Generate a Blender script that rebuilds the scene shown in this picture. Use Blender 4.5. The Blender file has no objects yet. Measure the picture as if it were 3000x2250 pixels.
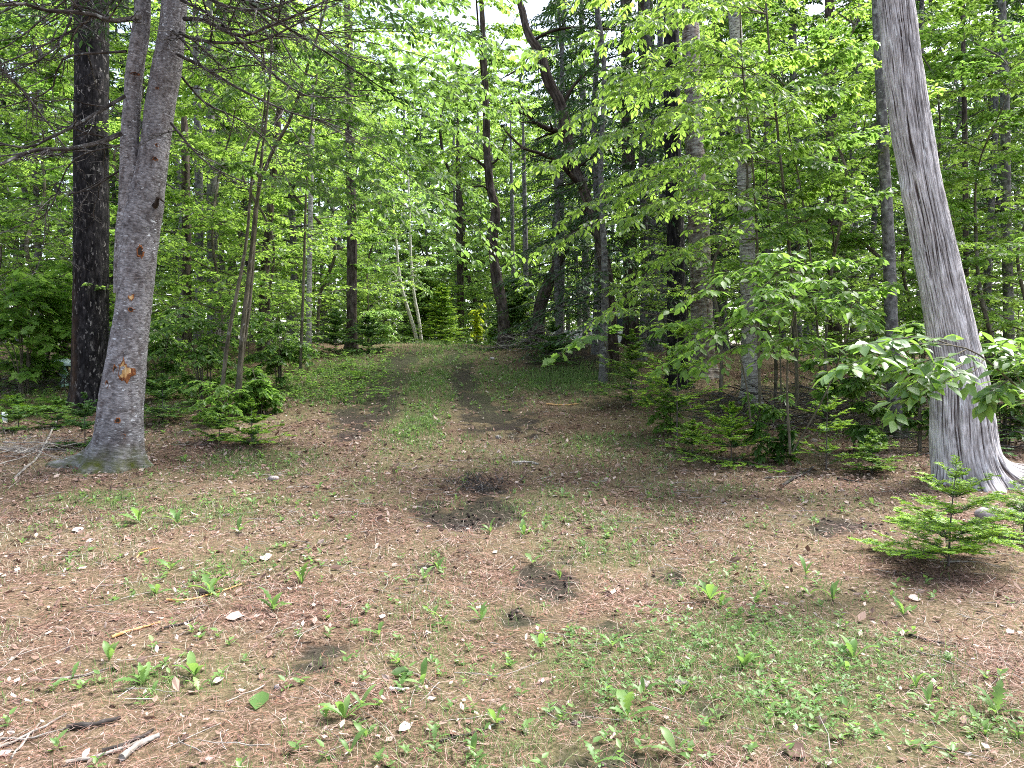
import bpy, math, numpy as np
from mathutils import Matrix, Vector

# ------------------------------------------------------------------ camera, sky, sun, exposure
scn = bpy.context.scene
COL = scn.collection
cam_data = bpy.data.cameras.new("camera")
cam = bpy.data.objects.new("camera", cam_data)
COL.objects.link(cam)
EYE = 1.5
HOR = 1050.0                     # eye level in the 3000 x 2250 photograph
F = 2167.0
PITCH = math.atan((1125 - HOR) / F)
cam.location = (0, 0, EYE)
cam.rotation_euler = (math.pi / 2 - PITCH, 0, 0)
cam_data.sensor_width = 36
cam_data.lens = 26
cam_data.clip_start = 0.05
cam_data.clip_end = 2000
scn.camera = cam

SUN_EL, SUN_AZ = 58.0, 62.0      # azimuth measured from +Y (view direction) towards +X
world = bpy.data.worlds.new("World")
scn.world = world
world.use_nodes = True
nt = world.node_tree
nt.nodes.clear()
wo = nt.nodes.new("ShaderNodeOutputWorld")
bg = nt.nodes.new("ShaderNodeBackground")
sky = nt.nodes.new("ShaderNodeTexSky")
sky.sky_type = 'NISHITA'
sky.sun_disc = False
sky.sun_elevation = math.radians(SUN_EL)
sky.sun_rotation = math.radians(SUN_AZ)
sky.dust_density = 3.0
bw = nt.nodes.new("ShaderNodeRGBToBW")
mx = nt.nodes.new("ShaderNodeMix")
mx.data_type = 'RGBA'
mx.inputs[0].default_value = 0.45      # thin bright cloud cover over the blue
nt.links.new(sky.outputs[0], bw.inputs[0])
nt.links.new(sky.outputs[0], mx.inputs[6])
nt.links.new(bw.outputs[0], mx.inputs[7])
nt.links.new(mx.outputs[2], bg.inputs[0])
bg.inputs[1].default_value = 0.15
nt.links.new(bg.outputs[0], wo.inputs[0])

sun_data = bpy.data.lights.new("sun", 'SUN')
sun_data.energy = 2.6
sun_data.angle = math.radians(18.0)
sun_data.color = (1.0, 0.98, 0.95)
sun = bpy.data.objects.new("sun", sun_data)
COL.objects.link(sun)
e, a = math.radians(SUN_EL), math.radians(SUN_AZ)
sdir = Vector((math.cos(e) * math.sin(a), math.cos(e) * math.cos(a), math.sin(e)))
sun.rotation_euler = sdir.to_track_quat('Z', 'Y').to_euler()

scn.view_settings.view_transform = 'Standard'
scn.view_settings.look = 'None'
scn.view_settings.gamma = 1.0
scn.view_settings.exposure = 2.05
scn.render.engine = 'CYCLES'
cy = scn.cycles
cy.max_bounces = 12
cy.diffuse_bounces = 10
cy.glossy_bounces = 2
cy.transmission_bounces = 8
cy.transparent_max_bounces = 4
cy.caustics_reflective = False
cy.caustics_refractive = False
cy.sample_clamp_indirect = 6.0
cy.use_denoising = False
cy.use_adaptive_sampling = True
cy.adaptive_threshold = 0.01
cy.pixel_filter_type = 'BLACKMAN_HARRIS'
cy.filter_width = 1.0

rng = np.random.default_rng(7)

# ------------------------------------------------------------------ noise, terrain, pixel helpers
def _hash(i, j, k, seed):
    n = (i.astype(np.int64) * 374761393 + j.astype(np.int64) * 668265263 + k.astype(np.int64) * 2147483647 + seed * 1274126177) & 0xffffffff
    n = ((n ^ (n >> 13)) * 1274126177) & 0xffffffff
    n = (n ^ (n >> 16)) & 0xffff
    return n / 65535.0

def vnoise(p, seed=0):
    p = np.asarray(p, float)
    f = np.floor(p); q = p - f; q = q * q * (3 - 2 * q)
    i, j, k = f[..., 0], f[..., 1], f[..., 2]
    r = 0
    for di in (0, 1):
        for dj in (0, 1):
            for dk in (0, 1):
                w = (q[..., 0] if di else 1 - q[..., 0]) * (q[..., 1] if dj else 1 - q[..., 1]) * (q[..., 2] if dk else 1 - q[..., 2])
                r = r + w * _hash(i + di, j + dj, k + dk, seed)
    return r * 2 - 1

def fbm(p, octv=3, seed=0, gain=.5):
    p = np.asarray(p, float); r = 0; a_ = 1.0; t = 0
    for o_ in range(octv):
        r = r + a_ * vnoise(p * (2.03 ** o_) + 17.3 * o_, seed + o_); t += a_; a_ *= gain
    return r / t

def n2(x, y, s, seed=0, octv=3):
    x = np.asarray(x, float); y = np.asarray(y, float)
    return fbm(np.stack([x * s, y * s, np.zeros_like(x)], -1), octv, seed)

PY = [-50, 0, 5, 7, 8.5, 10, 12, 14, 16, 18, 20, 21.5, 24, 28, 40, 80, 400]
PH = [0, 0, .02, .10, .22, .38, .64, .95, 1.27, 1.6, 1.84, 1.93, 1.85, 1.55, 1.25, 1.0, 1.0]

def height(x, y):
    x = np.asarray(x, float); y = np.asarray(y, float)
    yy = y + .35 * n2(x, y, .25, 3, 2)
    h = np.zeros_like(yy)
    for w, o_ in ((.25, -.8), (.5, 0), (.25, .8)):
        h = h + w * np.interp(yy + o_, PY, PH)
    near = np.clip((y - 1) / 8, 0, 1)
    h = h + .05 * n2(x, y, .6, 11, 2) * near + .012 * n2(x, y, 3.0, 12, 3) + .006 * n2(x, y, 9.0, 13, 2)
    # low bank on the right of the crest, hollow in front of the brush on the right
    h = h + .16 * np.exp(-((x - 2.2) / 1.6) ** 2 - ((y - 18.5) / 2.5) ** 2)
    h = h - .20 * np.exp(-((x - 6.5) / 2.2) ** 2 - ((y - 12.5) / 2.5) ** 2)
    # wheel ruts
    m = np.clip((y - 9) / 4, 0, 1) * np.clip((24 - y) / 3, 0, 1)
    for cx in (-2.35 + (y - 10) * .03, .05 + (y - 10) * -.075):
        h = h - .05 * m * np.exp(-((x - cx) / .28) ** 2)
    return h

def hgt(x, y): return float(height(np.array([x]), np.array([y]))[0])

def raydir(px, py):
    v = Vector(((px - 1500) / F, 1.0, -(py - 1125) / F))
    c, s = math.cos(-PITCH), math.sin(-PITCH)
    return Vector((v.x, v.y * c - v.z * s, v.y * s + v.z * c))

def pt(px, py, D):
    d = raydir(px, py); d = d * (D / d.y)
    return np.array([d.x, D, EYE + d.z])

def gp(px, py):
    """point of the ground met by the sight line through a pixel"""
    d = raydir(px, py)
    ys = np.arange(1.5, 30, .02)
    hh = height(d.x / d.y * ys, ys)
    z = EYE + d.z / d.y * ys
    k = np.argmax(z <= hh)
    if not (z <= hh).any(): k = len(ys) - 1
    y = ys[k]
    return np.array([d.x / d.y * y, y, hh[k]])

def gd(px, D):
    x = (px - 1500) / F * D
    return np.array([x, D, hgt(x, D)])

# ------------------------------------------------------------------ mesh building
class MB:
    def __init__(self): self.v = []; self.f = []; self.a = []; self.b = []; self.n = 0
    def add(self, V, Fs, tone=None, bk=None):
        V = np.asarray(V, float).reshape(-1, 3)
        if len(V) == 0: return self
        self.v.append(V)
        for Fa in (Fs if isinstance(Fs, list) else [Fs]):
            self.f.append(np.asarray(Fa, np.int64) + self.n)
        t = np.zeros(len(V)) if tone is None else (np.full(len(V), float(tone)) if np.isscalar(tone) else np.asarray(tone, float).ravel())
        self.a.append(t)
        self.b.append(V if bk is None else np.asarray(bk, float).reshape(-1, 3))
        self.n += len(V)
        return self
    def mesh(self, name, mats, smooth=True, origin=None):
        V = np.concatenate(self.v); org = np.zeros(3) if origin is None else np.asarray(origin, float)
        me = bpy.data.meshes.new(name)
        me.vertices.add(len(V)); me.vertices.foreach_set("co", (V - org).astype(np.float32).ravel())
        li = np.concatenate([f.ravel() for f in self.f])
        tot = np.concatenate([np.full(len(f), f.shape[1]) for f in self.f])
        st = np.concatenate([[0], np.cumsum(tot)[:-1]])
        me.loops.add(len(li)); me.loops.foreach_set("vertex_index", li.astype(np.int32))
        me.polygons.add(len(tot)); me.polygons.foreach_set("loop_start", st.astype(np.int32))
        me.polygons.foreach_set("use_smooth", np.full(len(tot), smooth))
        me.update(calc_edges=True)
        at = me.attributes.new("tone", 'FLOAT', 'POINT'); at.data.foreach_set("value", np.concatenate(self.a).astype(np.float32))
        at = me.attributes.new("bk", 'FLOAT_VECTOR', 'POINT'); at.data.foreach_set("vector", np.concatenate(self.b).astype(np.float32).ravel())
        me.materials.append(mats)
        global TRIS
        TRIS += int((tot - 2).sum())
        return me
    def build(self, name, mat, parent=None, origin=None, smooth=True):
        org = origin if origin is not None else (np.array(parent.location) if parent is not None else None)
        o = bpy.data.objects.new(name, self.mesh(name, mat, smooth, org))
        COL.objects.link(o)
        if parent is not None: o.parent = parent
        elif org is not None: o.location = org
        return o
TRIS = 0

def tag(o, label=None, cat=None, group=None, kind=None):
    if label: o["label"] = label
    if cat: o["category"] = cat
    if group: o["group"] = group
    if kind: o["kind"] = kind
    return o

def thing(name, loc, label, cat, group=None):
    o = bpy.data.objects.new(name, None); COL.objects.link(o)
    o.empty_display_size = .2
    o.location = tuple(float(c) for c in loc)
    return tag(o, label, cat, group)

def nrm(v): return v / np.maximum(np.linalg.norm(v, axis=-1, keepdims=True), 1e-9)

def tubes(P, R, n=5):
    """P (M,K,3) R (M,K) -> verts, quads, bk"""
    P = np.asarray(P, float); R = np.asarray(R, float)
    M, K, _ = P.shape
    T = np.gradient(P, axis=1); T = nrm(T)
    ref = np.where(np.abs(T[..., 2:3]) > .85, np.array([1., 0, 0]), np.array([0, 0, 1.]))
    ref = np.broadcast_to(ref[:, :1], T.shape)
    A = nrm(np.cross(ref, T)); B = np.cross(T, A)
    th = np.arange(n) / n * 2 * np.pi
    c = np.cos(th)[None, None, :, None]; s = np.sin(th)[None, None, :, None]
    V = P[:, :, None] + R[:, :, None, None] * (c * A[:, :, None] + s * B[:, :, None])
    sl = np.concatenate([np.zeros((M, 1)), np.cumsum(np.linalg.norm(np.diff(P, axis=1), axis=-1), axis=1)], 1)
    bk = np.stack([np.broadcast_to(np.cos(th), (M, K, n)) * R[..., None] + np.arange(M)[:, None, None] * 1.7,
                   np.broadcast_to(np.sin(th), (M, K, n)) * R[..., None],
                   np.broadcast_to(sl[..., None], (M, K, n))], -1)
    idx = np.arange(M * K * n).reshape(M, K, n)
    a0 = idx[:, :-1, :]; a1 = np.roll(a0, -1, 2); b0 = idx[:, 1:, :]; b1 = np.roll(b0, -1, 2)
    Q = np.stack([a0, a1, b1, b0], -1).reshape(-1, 4)
    return V.reshape(-1, 3), Q, bk.reshape(-1, 3)

def resample(C, n):
    """Catmull-Rom through control rows (k,d)"""
    C = np.asarray(C, float); k = len(C)
    E = np.vstack([2 * C[0] - C[1], C, 2 * C[-1] - C[-2]])
    seg = np.linalg.norm(np.diff(C[:, :3], axis=0), axis=1); cs = np.concatenate([[0], np.cumsum(seg)])
    s = np.linspace(0, cs[-1], n); i = np.clip(np.searchsorted(cs, s, side='right') - 1, 0, k - 2)
    t = ((s - cs[i]) / np.maximum(seg[i], 1e-9))[:, None]
    p0, p1, p2, p3 = E[i], E[i + 1], E[i + 2], E[i + 3]
    return .5 * (2 * p1 + (p2 - p0) * t + (2 * p0 - 5 * p1 + 4 * p2 - p3) * t * t + (3 * p1 - 3 * p2 + p3 - p0) * t ** 3), s

def bole(C, na, ns, disp=None, twist=0.0):
    """trunk surface round a control line (x,y,z,r); disp(theta, s, z, r) -> radial offset; ht = offset for the bark colour"""
    Q, s = resample(C, ns)
    P, r = Q[:, :3], Q[:, 3]
    T = nrm(np.gradient(P, axis=0))
    A = nrm(np.cross(np.array([0, 1., 0]), T)); B = np.cross(T, A)
    th = np.linspace(0, 2 * np.pi, na, endpoint=False)
    TH, S = np.meshgrid(th, s); RR = np.broadcast_to(r[:, None], TH.shape); ZZ = np.broadcast_to(P[:, 2][:, None], TH.shape)
    d, ht = disp(TH, S, ZZ, RR) if disp is not None else (np.zeros_like(TH), np.zeros_like(TH))
    rad = RR + d
    tw = TH
    V = P[:, None] + rad[..., None] * (np.cos(tw)[..., None] * A[:, None] + np.sin(tw)[..., None] * B[:, None])
    rm = r.mean()
    bk = np.stack([np.cos(TH) * rm, np.sin(TH) * rm, S], -1)
    idx = np.arange(ns * na).reshape(ns, na)
    a0 = idx[:-1]; a1 = np.roll(a0, -1, 1); b0 = idx[1:]; b1 = np.roll(b0, -1, 1)
    return V.reshape(-1, 3), np.stack([a0, a1, b1, b0], -1).reshape(-1, 4), ht.ravel(), bk.reshape(-1, 3)

def pline(P, n):
    return resample(np.asarray(P, float), n)[0]

def sub(P, R, n, ang=50, lenf=.45, droop=.1, K=5, t0=.2, t1=.97, up=.0, jit=.15, taper=.75, rf=.55, wig=.02, L=None, rg=None):
    """side shoots on polylines P (M,K0,3), alternate left and right in the plane of each shoot"""
    rg = rg or rng
    M, K0, _ = P.shape
    seg = np.linalg.norm(np.diff(P, axis=1), axis=-1).sum(1)
    if L is None: L = seg
    t = np.linspace(t0, t1, n)[None] + rg.uniform(-.5, .5, (M, n)) * (t1 - t0) / max(n, 1)
    t = np.clip(t, 0.02, .995)
    u = t * (K0 - 1); i = np.floor(u).astype(int); f = (u - i)[..., None]
    m = np.arange(M)[:, None]
    p = P[m, i] * (1 - f) + P[m, i + 1] * f
    T = nrm(P[m, i + 1] - P[m, i])
    r = R[m, i] * (1 - f[..., 0]) + R[m, i + 1] * f[..., 0]
    Z = np.array([0, 0, 1.])
    S = np.cross(T, Z); vert = np.linalg.norm(S, axis=-1, keepdims=True) < .25
    az = rg.uniform(0, 6.28, (M, n)); rnd = np.stack([np.cos(az), np.sin(az), np.zeros_like(az)], -1)
    S = nrm(np.where(vert, rnd, S))
    sg = np.where((np.arange(n)[None] + rg.integers(0, 2, (M, 1))) % 2 == 0, 1., -1.)[..., None]
    an = np.radians(ang + rg.uniform(-14, 14, (M, n)))[..., None]
    d = nrm(np.cos(an) * T + np.sin(an) * sg * S + rg.normal(0, jit, (M, n, 3)) + up * Z)
    ln = (L[:, None] * lenf * (1 - taper * t) * rg.uniform(.65, 1.2, (M, n)))[..., None, None]
    s = np.linspace(0, 1, K)[None, None, :, None]
    C = p[:, :, None] + d[:, :, None] * ln * s - Z * droop * ln * s ** 2
    C = C + rg.normal(0, wig, C.shape) * ln * s
    C = C.reshape(M * n, K, 3)
    rr = (r * rf)[..., None] * (1 - .8 * np.linspace(0, 1, K))
    return C, rr.reshape(M * n, K)

def leafspots(P, n, size, ang=50, t0=.08, droop=.3, tilt=.35, t1=1.0, rg=None, szj=.25):
    rg = rg or rng
    M, K0, _ = P.shape
    t = np.linspace(t0, t1, n)[None] + rg.uniform(-.4, .4, (M, n)) / n
    t = np.clip(t, 0, .999)
    u = t * (K0 - 1); i = np.floor(u).astype(int); f = (u - i)[..., None]; m = np.arange(M)[:, None]
    p = P[m, i] * (1 - f) + P[m, i + 1] * f
    T = nrm(P[m, i + 1] - P[m, i]); Z = np.array([0, 0, 1.])
    S = np.cross(T, Z); az = rg.uniform(0, 6.28, (M, n)); rnd = np.stack([np.cos(az), np.sin(az), np.zeros_like(az)], -1)
    S = nrm(np.where(np.linalg.norm(S, axis=-1, keepdims=True) < .25, rnd, S))
    sg = np.where(np.arange(n)[None] % 2 == 0, 1., -1.)[..., None] * np.ones((M, 1, 1))
    an = np.radians(ang + rg.uniform(-20, 20, (M, n)))[..., None]
    last = np.zeros((1, n, 1)); last[:, -1] = 1
    an = an * (1 - .8 * last)
    X = nrm(np.cos(an) * T + np.sin(an) * sg * S - droop * Z * rg.uniform(.3, 1.7, (M, n, 1)) + rg.normal(0, .12, (M, n, 3)))
    N = Z + rg.normal(0, tilt, (M, n, 3))
    N = nrm(N - (N * X).sum(-1, keepdims=True) * X)
    sc = size * rg.uniform(1 - szj, 1 + szj, (M, n))
    o = p + X * (.12 * sc)[..., None]
    return o.reshape(-1, 3), X.reshape(-1, 3), N.reshape(-1, 3), sc.ravel()

def inst(tmpl, O, X, N, S, width=None):
    """copies of a small template (verts, [face arrays]) -> verts, faces"""
    tv, tf = tmpl
    Y = np.cross(N, X)
    w = 1.0 if width is None else width
    V = O[:, None] + S[:, None, None] * (tv[None, :, 0:1] * X[:, None] + w * tv[None, :, 1:2] * Y[:, None] + tv[None, :, 2:3] * N[:, None])
    off = (np.arange(len(O)) * len(tv))[:, None, None]
    Fs = [(f[None] + off).reshape(-1, f.shape[1]) for f in tf]
    return V.reshape(-1, 3), Fs

A_ = np.array
L_NEAR = (A_([[0, 0, 0], [.16, .15, .03], [.42, .27, .055], [.72, .17, .02], [1, 0, -.05], [.72, -.17, .02], [.42, -.27, .055], [.16, -.15, .03], [.42, 0, 0], [.72, 0, -.015]], float),
          [A_([[0, 8, 2, 1], [8, 9, 3, 2], [0, 7, 6, 8], [8, 6, 5, 9]]), A_([[9, 4, 3], [9, 5, 4]])])
L_MID = (A_([[0, 0, 0], [.35, .25, .05], [.7, .17, .03], [1, 0, -.04], [.7, -.17, .03], [.35, -.25, .05]], float),
         [A_([[0, 3, 2, 1], [0, 5, 4, 3]])])
L_FAR = (A_([[0, 0, 0], [.45, .30, .04], [1, 0, -.03], [.45, -.30, .04]], float), [A_([[0, 2, 1], [0, 3, 2]])])
_m = [(0, 0), (.02, .14), (-.04, .34), (.16, .28), (.22, .50), (.42, .34), (.58, .46), (.62, .22), (1, 0)]
_mv = [(x, y, .06 * abs(y)) for x, y in _m] + [(x, -y, .06 * abs(y)) for x, y in _m[1:-1]] + [(.35, 0, -.02)]
L_MAPLE = (A_(_mv, float), [A_([[16, b, a] for a, b in zip(range(0, 8), range(1, 9))] + [[16, 0, 9]] + [[16, a, b] for a, b in zip(range(9, 15), range(10, 16))] + [[16, 15, 8]])])
L_NEEDLE = (A_([[0, -.04, 0], [1, -.02, 0], [1, .02, 0], [0, .04, 0]], float), [A_([[0, 1, 2, 3]])])
L_SPRAY = (A_([[0, 0, 0], [.45, .14, .02], [1, 0, -.06], [.45, -.14, .02]], float), [A_([[0, 2, 1], [0, 3, 2]])])

# ------------------------------------------------------------------ materials
def newmat(name):
    m = bpy.data.materials.new(name); m.use_nodes = True
    t = m.node_tree; t.nodes.clear()
    return m, t, t.nodes.new, t.links.new

def ramp(t, stops, interp='LINEAR'):
    r = t.nodes.new("ShaderNodeValToRGB"); cr = r.color_ramp; cr.interpolation = interp
    while len(cr.elements) < len(stops): cr.elements.new(.5)
    for el, (p, c) in zip(cr.elements, stops):
        el.position = p; el.color = (*c, 1)
    return r

def mixc(t, fac, a_, b_, mode='MIX'):
    m = t.nodes.new("ShaderNodeMix"); m.data_type = 'RGBA'; m.blend_type = mode
    for inp, v in ((0, fac), (6, a_), (7, b_)):
        if hasattr(v, 'links'): t.links.new(v, m.inputs[inp])
        elif isinstance(v, (int, float)): m.inputs[inp].default_value = v
        else: m.inputs[inp].default_value = (*v, 1)
    return m.outputs[2]

def math_(t, op, a_, b_=None, clamp=False):
    m = t.nodes.new("ShaderNodeMath"); m.operation = op; m.use_clamp = clamp
    for i, v in enumerate((a_, b_)):
        if v is None: continue
        if hasattr(v, 'links'): t.links.new(v, m.inputs[i])
        else: m.inputs[i].default_value = v
    return m.outputs[0]

def noise(t, vec, scale, detail=3, rough=.55, mapping=None):
    if mapping is not None:
        mp = t.nodes.new("ShaderNodeMapping"); mp.inputs['Scale'].default_value = mapping
        t.links.new(vec, mp.inputs[0]); vec = mp.outputs[0]
    n = t.nodes.new("ShaderNodeTexNoise"); n.inputs['Scale'].default_value = scale
    n.inputs['Detail'].default_value = detail; n.inputs['Roughness'].default_value = rough
    t.links.new(vec, n.inputs['Vector'])
    return n.outputs['Fac']

def attr(t, name, out='Fac'):
    n = t.nodes.new("ShaderNodeAttribute"); n.attribute_name = name
    return n.outputs[out]

def rnd(t):
    """random number per leaf: per mesh island plus per object"""
    g = t.nodes.new("ShaderNodeNewGeometry"); o = t.nodes.new("ShaderNodeObjectInfo")
    return math_(t, 'FRACT', math_(t, 'ADD', g.outputs['Random Per Island'], o.outputs['Random']))

def leaf_mat(name, cols, trans, tmix=.5, rough=.5, spec=.35, clump=1.1, tip=None, tipt=None):
    m, t, N, Lk = newmat(name)
    out = N("ShaderNodeOutputMaterial")
    r = rnd(t)
    rp = ramp(t, [(i / (len(cols) - 1), c) for i, c in enumerate(cols)]); Lk(r, rp.inputs[0])
    geo = N("ShaderNodeNewGeometry")
    big = noise(t, geo.outputs['Position'], clump, 2)
    v = math_(t, 'MULTIPLY_ADD', big, 1.0); 
    t.nodes[-1].inputs[2].default_value = .5
    hs = N("ShaderNodeHueSaturation"); Lk(rp.outputs[0], hs.inputs['Color']); Lk(v, hs.inputs['Value'])
    c = hs.outputs[0]
    tr = ramp(t, [(0, trans), (1, tuple(x * 1.35 for x in trans))]); Lk(r, tr.inputs[0]); tc = tr.outputs[0]
    if tip is not None:
        tn = attr(t, "tone")
        c = mixc(t, tn, c, tip); tc = mixc(t, tn, tc, tipt or tip)
    p = N("ShaderNodeBsdfPrincipled"); Lk(c, p.inputs['Base Color']); p.inputs['Roughness'].default_value = rough
    p.inputs['Specular IOR Level'].default_value = spec
    tl = N("ShaderNodeBsdfTranslucent"); Lk(tc, tl.inputs[0])
    mxs = N("ShaderNodeMixShader"); mxs.inputs[0].default_value = tmix
    Lk(p.outputs[0], mxs.inputs[1]); Lk(tl.outputs[0], mxs.inputs[2]); Lk(mxs.outputs[0], out.inputs[0])
    return m

def bark_mat(name, dark, mid, light, stretch=(1, 1, .25), scale=14, fleck=None, fleck_amt=.62, fleck_map=(1, 1, .6), fleck_scale=40, bump=.5, ht=None, band=None, moss=None, rough=.9):
    m, t, N, Lk = newmat(name)
    out = N("ShaderNodeOutputMaterial"); p = N("ShaderNodeBsdfPrincipled"); p.inputs['Roughness'].default_value = rough
    p.inputs['Specular IOR Level'].default_value = .15
    bk = attr(t, "bk", 'Vector')
    n1 = noise(t, bk, scale, 5, .65, stretch)
    n0 = noise(t, bk, 2.2, 3, .6)
    rp = ramp(t, [(.37, dark), (.5, mid), (.64, light)]); Lk(n1, rp.inputs[0])
    sh = ramp(t, [(.3, (.7, .7, .7)), (.7, (1.25, 1.25, 1.25))]); Lk(n0, sh.inputs[0])
    c = mixc(t, 1.0, rp.outputs[0], sh.outputs[0], 'MULTIPLY')
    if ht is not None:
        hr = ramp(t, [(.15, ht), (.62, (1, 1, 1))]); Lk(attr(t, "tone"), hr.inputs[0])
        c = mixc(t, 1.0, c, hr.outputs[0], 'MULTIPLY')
    if band is not None:
        b1 = noise(t, bk, 30, 3, .6, (.35, .35, 2.2)); br = ramp(t, [(.56, (0, 0, 0)), (.64, (1, 1, 1))]); Lk(b1, br.inputs[0])
        c = mixc(t, br.outputs[0], c, band)
    if fleck is not None:
        f1 = noise(t, bk, fleck_scale, 3, .6, fleck_map); fr = ramp(t, [(fleck_amt, (0, 0, 0)), (fleck_amt + .04, (1, 1, 1))]); Lk(f1, fr.inputs[0])
        f2 = noise(t, bk, 3.0, 3); f3 = ramp(t, [(.4, (.25, .25, .25)), (.62, (1, 1, 1))]); Lk(f2, f3.inputs[0])
        c = mixc(t, math_(t, 'MULTIPLY', fr.outputs[0], f3.outputs[0]), c, fleck)
    if moss is not None:
        geo = N("ShaderNodeNewGeometry"); m1 = noise(t, geo.outputs['Position'], 9, 4)
        mm = math_(t, 'MULTIPLY', attr(t, "moss"), math_(t, 'MULTIPLY_ADD', m1, 3.0), True)
        t.nodes[-2].inputs[2].default_value = -.7
        c = mixc(t, mm, c, moss)
    Lk(c, p.inputs['Base Color'])
    bp = N("ShaderNodeBump"); bp.inputs['Strength'].default_value = bump; bp.inputs['Distance'].default_value = .012
    Lk(n1, bp.inputs['Height']); Lk(bp.outputs[0], p.inputs['Normal'])
    Lk(p.outputs[0], out.inputs[0])
    return m

def island_mat(name, cols, rough=.8, trans=0.0):
    m, t, N, Lk = newmat(name)
    out = N("ShaderNodeOutputMaterial"); p = N("ShaderNodeBsdfPrincipled"); p.inputs['Roughness'].default_value = rough
    p.inputs['Specular IOR Level'].default_value = .2
    rp = ramp(t, [(i / (len(cols) - 1), c) for i, c in enumerate(cols)]); Lk(rnd(t), rp.inputs[0]); Lk(rp.outputs[0], p.inputs['Base Color'])
    if trans > 0:
        tl = N("ShaderNodeBsdfTranslucent"); Lk(rp.outputs[0], tl.inputs[0]); ms = N("ShaderNodeMixShader"); ms.inputs[0].default_value = trans
        Lk(p.outputs[0], ms.inputs[1]); Lk(tl.outputs[0], ms.inputs[2]); Lk(ms.outputs[0], out.inputs[0])
    else: Lk(p.outputs[0], out.inputs[0])
    return m

def plain(name, col, rough=.5, metal=0.0, nz=.12, spec=.5):
    m, t, N, Lk = newmat(name)
    out = N("ShaderNodeOutputMaterial"); p = N("ShaderNodeBsdfPrincipled"); p.inputs['Roughness'].default_value = rough; p.inputs['Metallic'].default_value = metal
    p.inputs['Specular IOR Level'].default_value = spec
    tc = N("ShaderNodeTexCoord"); n = noise(t, tc.outputs['Object'], 12, 4)
    rp = ramp(t, [(.3, tuple(x * (1 - nz) for x in col)), (.7, tuple(min(1, x * (1 + nz)) for x in col))]); Lk(n, rp.inputs[0]); Lk(rp.outputs[0], p.inputs['Base Color'])
    Lk(p.outputs[0], out.inputs[0])
    return m

M = {}
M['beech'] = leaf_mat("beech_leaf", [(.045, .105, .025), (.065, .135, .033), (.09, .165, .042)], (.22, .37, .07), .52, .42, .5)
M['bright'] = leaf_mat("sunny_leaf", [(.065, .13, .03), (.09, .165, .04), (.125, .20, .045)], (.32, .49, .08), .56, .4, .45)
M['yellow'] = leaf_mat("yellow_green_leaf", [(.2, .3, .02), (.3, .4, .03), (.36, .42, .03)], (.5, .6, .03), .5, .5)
M['maple'] = leaf_mat("maple_leaf", [(.075, .16, .03), (.10, .19, .035), (.13, .22, .045)], (.25, .43, .07), .5, .45)
M['bough'] = leaf_mat("bough_leaf", [(.08, .16, .055), (.10, .19, .06), (.13, .22, .06)], (.24, .42, .06), .4, .38, .6)  # paler than the beech leaf: reflected sky put into the leaf colour
M['birchleaf'] = leaf_mat("pale_birch_leaf", [(.10, .19, .05), (.13, .22, .06), (.17, .27, .08)], (.36, .56, .14), .5, .5)
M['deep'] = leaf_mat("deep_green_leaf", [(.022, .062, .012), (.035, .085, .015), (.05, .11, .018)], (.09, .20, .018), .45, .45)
M['woods'] = leaf_mat("woods_leaf", [(.05, .10, .03), (.075, .14, .038), (.11, .185, .05)], (.26, .41, .08), .55, .5, clump=.35)
M['fir'] = leaf_mat("fir_needle", [(.03, .085, .03), (.045, .115, .038), (.06, .14, .045)], (.06, .15, .03), .25, .45, .3, tip=(.28, .47, .05), tipt=(.48, .66, .06))
M['spruce'] = leaf_mat("spruce_needle", [(.014, .038, .016), (.022, .055, .02), (.034, .07, .026)], (.03, .07, .02), .25, .5, .3, tip=(.05, .12, .025), tipt=(.1, .2, .03))
M['fern'] = leaf_mat("fern_frond", [(.06, .14, .02), (.08, .17, .022), (.11, .2, .03)], (.18, .34, .02), .45, .5)
M['grass'] = island_mat("green_grass", [(.07, .14, .035), (.12, .21, .055), (.18, .28, .09), (.26, .32, .13)], .6, .4)
M['weed'] = leaf_mat("weed_leaf", [(.085, .17, .045), (.12, .22, .06), (.17, .27, .09)], (.24, .40, .08), .4, .45)
M['clover'] = leaf_mat("clover_leaf", [(.07, .16, .04), (.10, .21, .055), (.14, .25, .075)], (.2, .36, .07), .4, .5)
M['straw'] = island_mat("dry_grass", [(.17, .135, .10), (.29, .25, .19), (.43, .39, .32), (.26, .24, .16)], .8, .15)
M['needle'] = island_mat("pine_needle", [(.075, .04, .032), (.17, .085, .062), (.28, .155, .118), (.42, .31, .27), (.12, .068, .055), (.26, .115, .075)], .7)
M['litter'] = island_mat("dead_leaf", [(.07, .042, .032), (.17, .105, .08), (.31, .215, .17), (.14, .075, .055), (.24, .16, .125), (.47, .38, .33)], .75, .1)
M['paleleaf'] = island_mat("bleached_leaf", [(.38, .29, .24), (.48, .38, .33), (.56, .47, .41)], .7, .1)
M['twig'] = bark_mat("twig_bark", (.05, .04, .035), (.11, .095, .085), (.24, .22, .2), (1, 1, .3), 25, bump=.3)
M['deadtwig'] = bark_mat("dead_branch_bark", (.02, .016, .014), (.05, .043, .039), (.15, .14, .135), (1, 1, .35), 18, fleck=(.34, .36, .34), fleck_amt=.60, fleck_scale=24, bump=.4)
M['greytwig'] = bark_mat("weathered_stick", (.14, .12, .10), (.27, .245, .22), (.42, .4, .37), (1, 1, .2), 30, bump=.4)
M['greenstem'] = bark_mat("sapling_bark", (.05, .045, .03), (.10, .09, .065), (.17, .15, .12), (1, 1, .3), 20, fleck=(.26, .26, .24), fleck_amt=.63, fleck_scale=16, bump=.25)
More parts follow.
